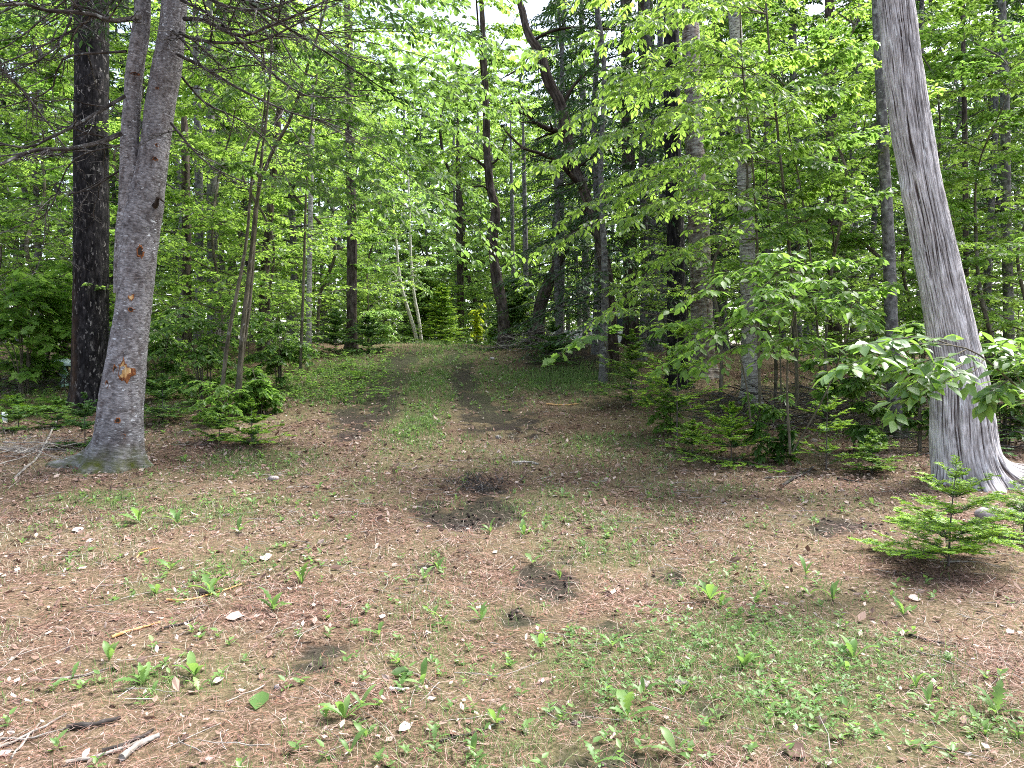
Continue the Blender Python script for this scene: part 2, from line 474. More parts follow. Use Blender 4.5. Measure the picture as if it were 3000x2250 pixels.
M['firbark'] = bark_mat("grey_fir_bark", (.105, .10, .105), (.20, .19, .197), (.31, .30, .315), (1, 1, 1.9), 26, fleck=(.55, .57, .60), fleck_amt=.62, fleck_map=(.6, .6, 1.3), fleck_scale=30, bump=.9, moss=(.065, .075, .015), ht=(.5, .45, .43))
M['pinebark'] = bark_mat("black_pine_bark", (.004, .0035, .004), (.014, .013, .0145), (.04, .037, .038), (1, 1, .3), 22, fleck=(.21, .195, .185), fleck_amt=.605, fleck_map=(1, 1, .30), fleck_scale=30, bump=1.0, ht=(.35, .3, .3), moss=(.10, .055, .03))
M['cedarbark'] = bark_mat("silver_cedar_bark", (.24, .22, .215), (.45, .425, .43), (.66, .64, .655), (1, 1, .09), 70, fleck=(.70, .71, .73), fleck_amt=.62, fleck_map=(1.2, 1.2, .14), fleck_scale=34, bump=1.0, ht=(.16, .13, .12), moss=(.66, .70, .70))
M['brownbark'] = bark_mat("brown_bark", (.028, .022, .018), (.07, .056, .048), (.14, .12, .105), (1, 1, .25), 20, bump=1.0, ht=(.5, .45, .4))
M['greybark'] = bark_mat("grey_bark", (.055, .053, .053), (.12, .115, .115), (.21, .205, .205), (1, 1, .6), 18, fleck=(.33, .35, .33), fleck_amt=.6, fleck_map=(.7, .7, 1.2), fleck_scale=18, bump=.7, moss=(.04, .055, .012))
M['peelbark'] = bark_mat("peeling_birch_bark", (.12, .09, .075), (.30, .27, .25), (.48, .45, .43), (.6, .6, 1.6), 9, band=(.05, .035, .03), bump=1.0, ht=(.6, .5, .45))
M['birchbark'] = bark_mat("birch_bark", (.17, .155, .145), (.33, .31, .30), (.5, .49, .48), (1, 1, 2.5), 12, band=(.06, .05, .045), bump=.5)
M['whitebark'] = bark_mat("white_birch_bark", (.45, .42, .38), (.62, .6, .56), (.75, .73, .7), (1, 1, 2.5), 12, band=(.10, .09, .08), bump=.3)
M['wood'] = bark_mat("fresh_wood", (.34, .17, .06), (.55, .34, .15), (.68, .48, .25), (1, 1, .2), 30, bump=.4)
M['rawbark'] = bark_mat("torn_inner_bark", (.08, .03, .015), (.20, .075, .03), (.32, .13, .05), (1, 1, .6), 30, bump=.6)
M['hole'] = plain("hole_shade_black", (.02, .013, .01), .95)  # near-black stands in for shade inside holes not cut; also charred wood
M['stone'] = bark_mat("stone", (.20, .17, .165), (.33, .285, .28), (.46, .42, .41), (1, 1, 1), 14, fleck=(.33, .37, .33), fleck_amt=.62, fleck_scale=9, bump=.6)
# ------------------------------------------------------------------ ground
def blobs(x, y, lst):
    """soft patches on the ground, given where they lie in the photograph: (px, py, half width, half height, strength)"""
    r = np.zeros_like(x)
    for px, py, rx, ry, s in lst:
        c = gp(px, py); ex = rx / F * c[1]
        y0 = gp(px, py + ry)[1]; y1 = gp(px, py - ry)[1]; ey = max((y1 - y0) / 2, .05)
        q = ((x - c[0]) / ex) ** 2 + ((y - c[1]) / ey) ** 2
        r = np.maximum(r, s * np.exp(-q ** 1.5 * .7))
    return r
SOIL = [(1185, 1045, 40, 18, 1.1), (1160, 1070, 48, 25, 1.2), (1130, 1105, 65, 32, 1.25), (1105, 1150, 75, 38, 1.2), (1080, 1200, 85, 38, 1.1), (1050, 1250, 80, 35, .8), (1330, 1050, 28, 18, 1.1), (1350, 1090, 32, 30, 1.2), (1365, 1130, 36, 30, 1.1), (1395, 1175, 55, 32, 1.05), (1440, 1225, 75, 35, 1.0), (1530, 1265, 80, 30, .65), (1370, 1490, 140, 50, 1.0), (1440, 1440, 60, 20, .8), (1600, 1690, 80, 60, .8), (1640, 1640, 50, 25, .6), (1530, 1830, 90, 50, .7), (1830, 1850, 110, 35, .75), (1960, 1690, 35, 28, .9),
        (960, 1905, 60, 28, .95), (900, 1960, 70, 20, .7), (2000, 2080, 150, 50, .8), (1700, 2090, 70, 40, .8), (2450, 1545, 130, 40, .7), (1780, 2230, 160, 40, .8),
        (1090, 1190, 50, 50, .85), (1130, 1100, 60, 40, .9), (1360, 1110, 30, 50, .8), (1400, 1230, 60, 40, .8), (1540, 1240, 50, 40, .7), (1490, 1190, 50, 50, .5), (1060, 1230, 60, 30, .7),
        (1240, 1660, 30, 12, .7), (2640, 1820, 40, 18, .6), (2050, 1000, 400, 30, .4), (1650, 1010, 120, 25, .6)]
GREEN = [(1250, 1090, 45, 70, 1.1), (1270, 1180, 60, 60, 1.0), (1240, 1290, 80, 30, .6), (2600, 1900, 180, 60, .8), (2350, 1980, 350, 150, 1.0), (2050, 1870, 200, 60, .8), (1500, 1960, 300, 60, .5), (560, 1720, 200, 50, .6), (600, 1480, 250, 50, .5), (1260, 1130, 50, 110, .95), (1290, 1040, 110, 25, .9), (1240, 1240, 60, 50, .7), (1640, 1110, 160, 45, 1.0), (1450, 1120, 80, 60, .7), (1010, 1100, 160, 60, .95),
         (850, 1160, 140, 50, .6), (2250, 1880, 300, 120, .95), (2500, 2050, 420, 180, .8), (1900, 1950, 420, 120, .6), (2150, 1720, 220, 60, .5), (2850, 2150, 220, 90, .95),
         (600, 1680, 240, 70, .55), (760, 1370, 170, 45, .8), (330, 1460, 220, 40, .7), (1700, 1500, 300, 60, .45), (1750, 1620, 180, 40, .6), (500, 2000, 350, 60, .55), (1800, 1330, 200, 40, .45),
         (1330, 1330, 200, 60, .3), (1250, 1900, 380, 120, .4), (1500, 2150, 600, 90, .5), (220, 1660, 160, 50, .3), (200, 1130, 240, 60, .6), (60, 1560, 120, 40, .3)]
_gx = np.linspace(-9, 9, 181); _gy = np.linspace(1, 25, 241)
_GX, _GY = np.meshgrid(_gx, _gy)
_SO = blobs(_GX, _GY, SOIL); _GR = blobs(_GX, _GY, GREEN)
def samp(Gm, x, y):
    u = np.clip((x + 9) / .1, 0, 179.99); v = np.clip((y - 1) / .1, 0, 239.99)
    i = u.astype(int); j = v.astype(int); f = u - i; g = v - j
    return (Gm[j, i] * (1 - f) + Gm[j, i + 1] * f) * (1 - g) + (Gm[j + 1, i] * (1 - f) + Gm[j + 1, i + 1] * f) * g
def soil_at(x, y): return np.clip(samp(_SO, x, y) * (.95 + 1.2 * n2(x, y, 2.2, 31) + 1.1 * n2(x, y, 7, 34, 2)), 0, 1.1)
def green_at(x, y):
    return np.clip(samp(_GR, x, y) * 1.05 + .16 + .36 * n2(x, y, 1.3, 32) + .25 * n2(x, y, 5, 33), 0, 1.1)

ix = np.arange(-120, 121); xs = np.sign(ix) * (np.abs(ix) * .06 + (np.abs(ix) / 120.) ** 4 * 250)
jy = np.arange(0, 250); ys = 1.2 + jy * .055 + (jy / 250.) ** 3 * 10 + np.maximum(jy - 215, 0) ** 2.2 * .14
ys = np.concatenate([[-60, -20, -8, -3, -.5, .6], ys])
X, Y = np.meshgrid(xs, ys); Z = height(X, Y)
SOg = soil_at(X.ravel(), Y.ravel()); 
Z = Z - .035 * np.clip(SOg, 0, 1).reshape(Z.shape) + .04 * (np.abs(n2(X, Y, 9, 41, 2)) * np.clip(SOg, 0, 1).reshape(Z.shape))
gi = np.arange(X.size).reshape(X.shape)
gq = np.stack([gi[:-1, :-1], gi[:-1, 1:], gi[1:, 1:], gi[1:, :-1]], -1).reshape(-1, 4)

gm, t, N, Lk = newmat("forest_floor")
out = N("ShaderNodeOutputMaterial"); p = N("ShaderNodeBsdfPrincipled"); p.inputs['Roughness'].default_value = .95; p.inputs['Specular IOR Level'].default_value = .1
geo = N("ShaderNodeNewGeometry"); pos = geo.outputs['Position']
a1 = noise(t, pos, 55, 6, .75); a2 = noise(t, pos, 9, 4, .6); a3 = noise(t, pos, 1.1, 3)
r1 = ramp(t, [(.36, (.016, .011, .009)), (.46, (.07, .042, .031)), (.54, (.15, .095, .07)), (.66, (.36, .27, .21))]); Lk(a1, r1.inputs[0])
r2 = ramp(t, [(.35, (.75, .7, .68)), (.65, (1.25, 1.22, 1.18))]); Lk(a2, r2.inputs[0])
c = mixc(t, 1.0, r1.outputs[0], r2.outputs[0], 'MULTIPLY')
r3 = ramp(t, [(.4, (0, 0, 0)), (.62, (1, 1, 1))]); Lk(a3, r3.inputs[0])
c = mixc(t, math_(t, 'MULTIPLY', r3.outputs[0], .45), c, (.19, .165, .09))
rs = ramp(t, [(.35, (.016, .012, .011)), (.55, (.045, .033, .029)), (.68, (.12, .09, .078))]); Lk(a1, rs.inputs[0])
ragged = math_(t, 'ADD', attr(t, "tone"), math_(t, 'ADD', math_(t, 'MULTIPLY', math_(t, 'SUBTRACT', a1, .5), 1.5), math_(t, 'MULTIPLY', math_(t, 'SUBTRACT', a2, .5), 1.6)))
sm = ramp(t, [(.30, (0, 0, 0)), (.62, (1, 1, 1))]); Lk(ragged, sm.inputs[0])
c = mixc(t, sm.outputs[0], c, rs.outputs[0])
gr = ramp(t, [(.35, (.04, .06, .02)), (.65, (.10, .13, .045))]); Lk(a1, gr.inputs[0])
gmk = attr(t, "green"); c = mixc(t, math_(t, 'MULTIPLY', gmk, .45, True), c, gr.outputs[0])
Lk(c, p.inputs['Base Color'])
bp = N("ShaderNodeBump"); bp.inputs['Strength'].default_value = .8; bp.inputs['Distance'].default_value = .02
Lk(a1, bp.inputs['Height']); Lk(bp.outputs[0], p.inputs['Normal']); Lk(p.outputs[0], out.inputs[0])
mb = MB(); mb.add(np.stack([X, Y, Z], -1), gq, tone=np.clip(SOg, 0, 1))
ground = mb.build("ground", gm); tag(ground, kind='structure')
at = ground.data.attributes.new("green", 'FLOAT', 'POINT')
at.data.foreach_set("value", (green_at(X.ravel(), Y.ravel()) * (np.abs(X.ravel()) < 9) * (Y.ravel() < 25)).astype(np.float32))

def ground_n(x, y):
    e_ = .04
    hx = (height(x + e_, y) - height(x - e_, y)) / (2 * e_); hy = (height(x, y + e_) - height(x, y - e_)) / (2 * e_)
    return nrm(np.stack([-hx, -hy, np.ones_like(hx)], -1))

def scatter(bands, dens=None, marg=1.0):
    """points on the ground in front of the camera: bands of (y0, y1, count per square metre)"""
    XX, YY = [], []
    for y0, y1, d in bands:
        w = y1 * .70 + marg
        n = int((y1 - y0) * 2 * w * d)
        x = rng.uniform(-w, w, n); y = rng.uniform(y0, y1, n)
        k = np.abs(x) < y * .70 + marg
        XX.append(x[k]); YY.append(y[k])
    x = np.concatenate(XX); y = np.concatenate(YY)
    if dens is not None:
        k = rng.uniform(0, 1, len(x)) < dens(x, y); x, y = x[k], y[k]
    return x, y

def flat_frames(x, y, lift, tilt):
    n = len(x); z = height(x, y) - .02 * np.clip(soil_at(x, y), 0, 1)
    Nn = nrm(ground_n(x, y) + rng.normal(0, tilt, (n, 3)))
    az = rng.uniform(0, 6.283, n); Xd = np.stack([np.cos(az), np.sin(az), np.zeros(n)], -1)
    Xd = nrm(Xd - (Xd * Nn).sum(-1, keepdims=True) * Nn)
    return np.stack([x, y, z + lift], -1), Xd, Nn

# pine needles: the rust coloured mat
bareg = lambda x, y: np.clip(1 - 1.0 * soil_at(x, y), .12, 1)
x, y = scatter([(1.9, 3.5, 4200), (3.5, 5, 2300), (5, 7, 1150), (7, 10, 420), (10, 14, 90)], lambda x, y: bareg(x, y) * np.clip(.72 + .6 * n2(x, y, 1.6, 51) - .35 * green_at(x, y), .12, 1))
O, Xd, Nn = flat_frames(x, y, rng.uniform(.002, .022, len(x)), .16)
S = rng.uniform(.045, .10, len(x)); wd = (.030 + .014 * np.clip(y - 3, 0, 9))
Yd = np.cross(Nn, Xd); bend = rng.normal(0, .12, len(x))[:, None]
W = (S * .5 * wd * .6)[:, None] * Yd
P0 = O; P1 = O + Xd * (S * .5)[:, None] + Yd * bend * S[:, None]; P2 = O + Xd * S[:, None]
V = np.stack([P0 - W, P0 + W, P1 - W * 1.1, P1 + W * 1.1, P2], 1)[:, [0, 1, 3, 4, 2]]
off = np.arange(len(x))[:, None] * 5
nd = MB().add(V, [off + A_([[0, 1, 2, 3, 4]])]).build("pine_needles", M['needle'])
tag(nd, 'rust brown pine needles matted over the clearing floor', 'pine needles', kind='stuff')

# crumbling dead leaves
scrap = (A_([[0, 0, .03], [.30, .26, .14], [.75, .20, .10], [1, -.02, .2], [.66, -.24, .02], [.22, -.16, .12]], float), [A_([[0, 2, 1], [0, 3, 2], [0, 4, 3], [0, 5, 4]])])
curl = (A_([[0, 0, .02], [.25, .30, .10], [.60, .36, .16], [.8, .12, .05], [1, 0, .12], [.75, -.22, .14], [.5, -.38, .10], [.2, -.24, .05], [.45, 0, -.03]], float),
        [A_([[8, 1, 0], [8, 2, 1], [8, 3, 2], [8, 4, 3], [8, 5, 4], [8, 6, 5], [8, 7, 6], [8, 0, 7]])])
x, y = scatter([(1.9, 4, 90), (4, 7, 130), (7, 11, 170), (11, 16, 100), (16, 26, 26)], lambda x, y: np.clip(1 - .8 * soil_at(x, y), .1, 1) * np.clip(.45 + .14 * np.abs(x) + .5 * n2(x, y, .8, 53), .15, 1))
O, Xd, Nn = flat_frames(x, y, rng.uniform(0, .02, len(x)), .42)
S = rng.uniform(.02, .055, len(x)) * (1 + .07 * np.clip(y - 4, 0, 8)) * np.where(rng.uniform(0, 1, len(x)) < .06, 1.5, 1)
V, Fs = inst(scrap, O, Xd, Nn, S)
lt = MB().add(V, Fs).build("leaf_litter", M['litter'], smooth=False); tag(lt, 'crumpled dead leaves strewn across the forest floor', 'leaf litter', kind='stuff')
x, y = scatter([(1.9, 4, 60), (4, 7, 36), (7, 12, 16), (12, 18, 5)], lambda x, y: np.clip(1 - soil_at(x, y), .1, 1))
O, Xd, Nn = flat_frames(x, y, .012, .35)
V, Fs = inst(scrap, O, Xd, Nn, .012 + .035 * rng.uniform(0, 1, len(x)) ** 2.2 + .0015 * np.clip(y - 4, 0, 9))
lt = MB().add(V, Fs).build("bleached_leaf_litter", M['paleleaf'], smooth=False); tag(lt, 'pale bleached old leaves scattered over the clearing', 'leaf litter', kind='stuff')

def blades(x, y, h, w, lean=.5, z=None):
    n = len(x); z = height(x, y) - .008 if z is None else z
    az = rng.uniform(0, 6.283, n); d = np.stack([np.cos(az), np.sin(az), np.zeros(n)], -1); sd = np.stack([-np.sin(az + rng.normal(0, .6, n)), np.cos(az), np.zeros(n)], -1)
    ln = np.clip(rng.normal(lean, .35, n), .05, 1.6)
    b = np.stack([x, y, z], -1); V = []
    for s in (0, .55, 1.0):
        c = b + d * (h * ln * s ** 1.7)[:, None]; c[:, 2] += h * (s - .38 * np.minimum(ln, 1.3) * s * s)
        ww = (w * (1 - .85 * s ** 2) * .5)[:, None]
        V += [c - sd * ww, c + sd * ww]
    V = np.stack(V, 1); off = np.arange(n)[:, None] * 6
    return V, [off + A_([[0, 1, 3, 2]]), off + A_([[2, 3, 5, 4]])]
# dry straw lying flat
x, y = scatter([(1.9, 4, 850), (4, 7, 520), (7, 11, 240), (11, 16, 80)], lambda x, y: bareg(x, y) * np.clip(.28 + 1.0 * n2(x, y, 1.1, 61) + .25 * green_at(x, y), .06, 1))
V, Fs = blades(x, y, rng.uniform(.03, .10, len(x)), .0022 + .0006 * np.clip(y - 3, 0, 12), 1.15)
tag(MB().add(V, Fs).build("dry_grass", M['straw']), 'dry straw coloured grass among the pine needles', 'dry grass', kind='stuff')
# green grass
x, y = scatter([(1.9, 4, 5200), (4, 7, 3600), (7, 11, 2000), (11, 16, 900), (16, 24, 380)], lambda x, y: (1 - .9 * np.clip(soil_at(x, y), 0, 1)) * np.clip(green_at(x, y) * 1.15 - .20, 0.03, 1) * np.clip(.5 + 1.1 * n2(x, y, 3.4, 71), 0, 1))
V, Fs = blades(x, y, rng.uniform(.025, .085, len(x)) * (1 + .6 * (y > 10)), .0028 + .0007 * np.clip(y - 3, 0, 12), .55)
tag(MB().add(V, Fs).build("grass", M['grass']), 'thin green grass growing through the litter of the clearing', 'grass', kind='stuff')
# grass fringe along the crest of the track, and tall tufts on the verge
cx, cyy = [], []
for px, py, n_, sx, sy in ((1290, 1012, 1200, 150, 7), (1620, 1120, 900, 130, 28), (1700, 1110, 500, 60, 25), (1250, 1130, 500, 45, 60), (1230, 1250, 250, 60, 40), (1800, 1100, 200, 50, 20), (1080, 1040, 400, 120, 20)):
    for _ in range(n_ // 10):
        g = gp(px + rng.normal(0, sx * .6), py + rng.normal(0, sy * .6)); cx += list(g[0] + rng.normal(0, .09, 10)); cyy += list(g[1] + rng.normal(0, .12, 10))
x = A_(cx); y = A_(cyy)
V, Fs = blades(x, y, rng.uniform(.08, .24, len(x)), np.full(len(x), .007), .45)
tag(MB().add(V, Fs).build("tall_grass", M['grass']), 'taller green grass along the middle and crest of the track', 'grass', kind='stuff')

# clover and small herbs
x, y = scatter([(1.9, 4, 1000), (4, 6.5, 560), (6.5, 9, 160)], lambda x, y: (1 - .8 * np.clip(soil_at(x, y), 0, 1)) * np.clip(green_at(x, y) * 1.25 - .55, 0.0, .9) * np.clip(.5 + 1.0 * n2(x, y, 1.7, 81), 0, 1) * (.25 + .75 * (x > .2)))
z = height(x, y); n_ = len(x); hh = rng.uniform(.015, .055, n_); O = np.stack([x, y, z + hh], -1)
mbc = MB(); a0 = rng.uniform(0, 6.283, n_)
for k in range(3):
    az = a0 + k * 2.094; Xd = nrm(np.stack([np.cos(az), np.sin(az), rng.normal(.1, .25, n_)], -1)); Nn = rng.normal(0, .25, (n_, 3)) + A_([0, 0, 1.]); Nn = nrm(Nn - (Nn * Xd).sum(-1, keepdims=True) * Xd)
    V, Fs = inst((A_([[0, 0, 0], [.8, .42, .06], [.9, 0, -.03], [.8, -.42, .06]], float), L_FAR[1]), O, Xd, Nn, rng.uniform(.011, .023, n_)); mbc.add(V, Fs)
tag(mbc.build("clover", M['clover']), 'patch of clover leaves over the lower right of the clearing', 'clover', kind='stuff')
x, y = scatter([(1.9, 4, 75), (4, 7, 55), (7, 11, 40), (11, 20, 30)], lambda x, y: (1 - .8 * np.clip(soil_at(x, y), 0, 1)) * np.clip(green_at(x, y) * 1.2 - .15, .02, 1))
n_ = len(x); mbc = MB(); z = height(x, y); a0 = rng.uniform(0, 6.283, n_)
for k in range(6):
    az = a0 + k * 2.4; el = rng.uniform(.1, .9, n_); Xd = nrm(np.stack([np.cos(az), np.sin(az), el], -1)); Nn = rng.normal(0, .2, (n_, 3)) + A_([0, 0, 1.]); Nn = nrm(Nn - (Nn * Xd).sum(-1, keepdims=True) * Xd)
    V, Fs = inst(L_MID, np.stack([x, y, z + .01 * k * rng.uniform(.3, 1)], -1), Xd, Nn, rng.uniform(.018, .05, n_) * (1 + .5 * (y > 10))); mbc.add(V, Fs)
tag(mbc.build("ground_cover", M['weed']), 'small green herbs dotted over the clearing floor', 'ground cover', kind='stuff')
# small twigs in the litter
x, y = scatter([(1.9, 5, 13), (5, 9, 13), (9, 15, 8)], bareg)
O, Xd, Nn = flat_frames(x, y, .014, .08); n_ = len(x); Ls = rng.uniform(.06, .30, n_)
s = np.linspace(0, 1, 5)[None, :, None]
Pp = O[:, None] + Xd[:, None] * Ls[:, None, None] * s + np.cumsum(rng.normal(0, .035, (n_, 5, 3)), 1) * Ls[:, None, None] * A_([1, 1, .12])
V, Q, bk = tubes(Pp, np.broadcast_to(rng.uniform(.0012, .0034, (n_, 1)) * np.linspace(1, .5, 5), (n_, 5)), 4)
tag(MB().add(V, Q, bk=bk).build("twig_litter", M['greytwig']), 'small dry twigs scattered over the needle litter', 'twigs', kind='stuff')
# soil clods on the bare patches
x, y = scatter([(1.9, 5, 900), (5, 9, 420)], lambda x, y: np.clip(soil_at(x, y) - .30, 0, 1) * .8)
O, Xd, Nn = flat_frames(x, y, .001, .5)
oct_ = (A_([[1, 0, 0], [0, 1, 0], [-1, 0, 0], [0, -1, 0], [0, 0, .8], [0, 0, -.8]], float), [A_([[0, 1, 4], [1, 2, 4], [2, 3, 4], [3, 0, 4], [1, 0, 5], [2, 1, 5], [3, 2, 5], [0, 3, 5]])])
V, Fs = inst(oct_, O, Xd, Nn, (.002 + .016 * rng.uniform(0, 1, len(x)) ** 3) * (1 + .06 * y))
tag(MB().add(V, Fs).build("soil_crumbs", island_mat("dark_soil", [(.012, .009, .008), (.035, .025, .021), (.06, .045, .038), (.14, .11, .095)], .95)), 'crumbs of dark soil on the bare patches', 'soil', kind='stuff')
print("after ground", TRIS)
# ------------------------------------------------------------------ trunks
def ridge(p, seed): return 1 - np.abs(fbm(p, 3, seed)) * 2.2

def bole_obj(name, C, mat, parent, na=48, ns=90, disp=None, moss=None):
    V, Q, ht, bk = bole(C, na, ns, disp)
    mb = MB().add(V, Q, tone=ht, bk=bk)
    o = mb.build(name, mat, parent)
    if moss is not None:
        at = o.data.attributes.new("moss", 'FLOAT', 'POINT'); at.data.foreach_set("value", np.asarray(moss(V), np.float32))
    return o

WF = .97
def ctrl_px(rows, D):
    """centre line from (px, py, half width in px[, distance]) rows, lowest first"""
    C = []
    for r in rows:
        d = r[3] if len(r) > 3 else D
        p = pt(r[0], r[1], d); C.append([*p, r[2] / F * d * math.cos(math.atan((r[0] - 1500) / F)) * WF])
    return A_(C)

def rough(amp, fth, fs, seed, flare=0, zb=0, lobes=5, ph=0.0, fh=.22):
    def f(TH, S, Z, R):
        P = np.stack([np.cos(TH) * fth * R / .2, np.sin(TH) * fth * R / .2, S * fs], -1)
        n = fbm(P, 3, seed); n1 = fbm(P * .25, 2, seed + 5)
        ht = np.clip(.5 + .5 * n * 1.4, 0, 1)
        fl = flare * R * np.exp(-np.maximum(Z - zb, -.1) / fh) * (1 + .55 * np.cos(lobes * TH + ph) + .3 * np.cos((lobes + 2) * TH + 1.3))
        return amp * n + amp * 1.5 * n1 + fl, ht
    return f

def limbs_on(C, n, z0, z1, L0, L1, el=10, droop=.25, r=.3, K=8, rg=None, az=None):
    """limbs spiralling up a trunk given as control rows"""
    rg = rg or rng
    Q, _ = resample(C, 200); zz = np.linspace(z0, z1, n) + rg.uniform(-.5, .5, n) * (z1 - z0) / n
    out, RR = [], []
    for i, z in enumerate(zz):
        k = np.argmin(np.abs(Q[:, 2] - z)); p = Q[k]
        a_ = (i * 2.399 + rg.uniform(-.4, .4)) if az is None else rg.uniform(*az)
        f = (z - z0) / max(z1 - z0, 1e-6); L = (L0 * (1 - f) + L1 * f) * rg.uniform(.75, 1.2)
        e_ = math.radians(el + rg.uniform(-10, 10))
        d = A_([math.cos(a_) * math.cos(e_), math.sin(a_) * math.cos(e_), math.sin(e_)])
        s = np.linspace(0, 1, K)[:, None]
        c = p[:3] + d * L * s - A_([0, 0, 1.]) * droop * L * s ** 2 + np.cumsum(rg.normal(0, .012, (K, 3)), 0) * L
        out.append(c); RR.append(min(p[3] * r, .012 + L * .008) * (1 - .8 * np.linspace(0, 1, K)))
    return A_(out), A_(RR)


# --- forked grey fir, left
D1 = 8.6
g1 = gd(338, D1); zb1 = g1[2]
T1 = thing("forked_fir_tree", g1, 'thick grey fir trunk forking in two, with orange woodpecker holes and mossy roots', 'tree')
rowsR = [(332, 1420, 92), (340, 1350, 84), (349, 1270, 76), (356, 1170, 70), (368, 1080, 64), (378, 1000, 60), (391, 900, 57), (400, 800, 58), (408, 700, 60), (424, 600, 57), (444, 500, 49),
         (457, 400, 45), (470, 300, 46), (488, 200, 45), (502, 100, 41), (512, 0, 39), (530, -120, 36), (560, -320, 33), (590, -600, 22), (600, -850, 8)]
rowsL = [(352, 860, 20), (362, 760, 30), (372, 680, 35), (382, 600, 36), (382, 500, 33), (381, 400, 30), (387, 300, 28), (396, 200, 27), (411, 100, 27), (417, 0, 25), (422, -120, 23), (430, -350, 20), (440, -700, 6)]
def d1(TH, S, Z, R):
    P = np.stack([np.cos(TH) * 3, np.sin(TH) * 3, S * 9], -1)
    n = fbm(P * 1.5, 3, 101); n1 = fbm(P * .35, 2, 105); n2_ = fbm(P * np.array([1.2, 1.2, 3.5]), 2, 107)
    h = np.maximum(Z - zb1, -.05)
    roots = (1.15 * np.exp(-((np.angle(np.exp(1j * (TH - np.pi)))) / .36) ** 2) + .7 * np.exp(-(np.angle(np.exp(1j * (TH - .1))) / .3) ** 2) + .35 * np.exp(-(np.angle(np.exp(1j * (TH - 4.2))) / .5) ** 2) + .3 * np.exp(-(np.angle(np.exp(1j * (TH - 5.3))) / .3) ** 2))
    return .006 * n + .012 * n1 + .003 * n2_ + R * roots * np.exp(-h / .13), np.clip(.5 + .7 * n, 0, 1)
mossf = lambda V: np.clip(1.15 - (V[:, 2] - zb1) / .26, 0, 1) * .8
C1 = ctrl_px(rowsR, D1)
def bole_multi(name, Cs, mat, parent, na, ns, disp, moss):
    mb = MB(); vs = []
    for C in Cs:
        V, Q, ht, bk = bole(C, na, ns, disp); mb.add(V, Q, tone=ht, bk=bk + (len(vs) * 3.1)); vs.append(V)
    o = mb.build(name, mat, parent)
    at = o.data.attributes.new("moss", 'FLOAT', 'POINT'); at.data.foreach_set("value", np.asarray(moss(np.concatenate(vs)), np.float32))
    return o
CL = ctrl_px(rowsL, D1 - .02)
bole_multi("trunk", [C1, CL], M['firbark'], T1, 84, 230, d1, mossf)

def surf_point(C, px, py, D):
    """point on the near side of a trunk seen at a pixel"""
    Q, _ = resample(C, 400)
    q0 = pt(px, py, D); k = np.argmin(np.abs(Q[:, 2] - q0[2])); c, r = Q[k, :3], Q[k, 3]
    for _ in range(4):
        dx = np.clip(q0[0] - c[0], -r * .97, r * .97); y = c[1] - math.sqrt(r * r - dx * dx); q0 = pt(px, py, y)
    nn = A_([q0[0] - c[0], q0[1] - c[1], 0]); nn = nn / np.linalg.norm(nn)
    return q0, nn

def wound(C, px, py, w, h, D, parent, outline=None, seed=0, fresh=True):
    """peeled hole: ragged rim of torn inner bark with exposed wood set inside"""
    q, nn = surf_point(C, px, py, D); rg = np.random.default_rng(seed)
    tx = np.cross([0, 0, 1.], nn); sc = D / F
    n = 22; th = np.linspace(0, 2 * np.pi, n, endpoint=False)
    pr = (outline if outline is not None else 1 + 0 * th) * (1 + rg.normal(0, .16, n))
    def ring(k, depth):
        return q + tx * (np.cos(th) * pr * w * k * sc)[:, None] + A_([0, 0, 1.]) * (np.sin(th) * pr * h * k * sc)[:, None] + nn * depth - nn * ((np.cos(th) * pr * w * k * sc) ** 2 / .5)[:, None]
    R0, R1, R2 = ring(1.25, -.006), ring(1.0, .007), ring(.72, .001)
    R2[:, 2] += rg.normal(0, .002, n)
    idx = np.arange(n); nx = np.roll(idx, -1)
    V = np.concatenate([R0, R1, R2]); Q = np.concatenate([np.stack([idx, nx, n + nx, n + idx], -1), np.stack([n + idx, n + nx, 2 * n + nx, 2 * n + idx], -1)])
    o = MB().add(V, Q).build("bark_wound", M['rawbark'], parent, smooth=False)
    R3 = ring(.80, .0035 if fresh else .002); cen = R3.mean(0)[None] + nn * .001
    V = np.concatenate([R3, cen]); Tq = np.stack([idx, nx, np.full(n, n)], -1)
    c = MB().add(V, Tq).build("exposed_wood" if fresh else "hole_shade_black", M['wood'] if fresh else M['hole'], None, origin=np.array(parent.location))
    c.location = (0, 0, 0); c.parent = o
    return o
th_ = np.linspace(0, 2 * np.pi, 22, endpoint=False)
big = A_([1.3, 1.15, .75, .65, .85, 1.1, .9, .6, .55, .5, .5, .55, .7, 1.0, 1.25, 1.2, 1.1, 1.1, 1.2, 1.3, 1.25, 1.45])
wound(C1, 359, 1080, 15, 28, D1, T1, big, 3)["label"] = "large peeled patch showing pale orange wood"
for px, py, w, h, fr, sd in ((384, 870, 7, 10, True, 4), (412, 881, 8, 9, True, 5), (383, 907, 7, 5, False, 6), (337, 1084, 6, 13, False, 7), (314, 1126, 5, 10, False, 8), (345, 1232, 7, 7, False, 9), (396, 1222, 8, 13, False, 10),
                             (361, 1278, 6, 7, False, 11), (400, 998, 4, 6, False, 12), (410, 737, 8, 15, False, 13), (455, 465, 6, 5, False, 14), (462, 425, 7, 4, False, 15), (385, 1130, 4, 8, False, 16), (395, 215, 10, 4, False, 17), (460, 258, 4, 3, False, 18), (513, 245, 3, 4, False, 19)):
    wound(C1 if px > 330 and not (py < 300 and px < 440) else (C1 if py > 800 else CL), px, py, w, h, D1, T1, None, sd, fr)
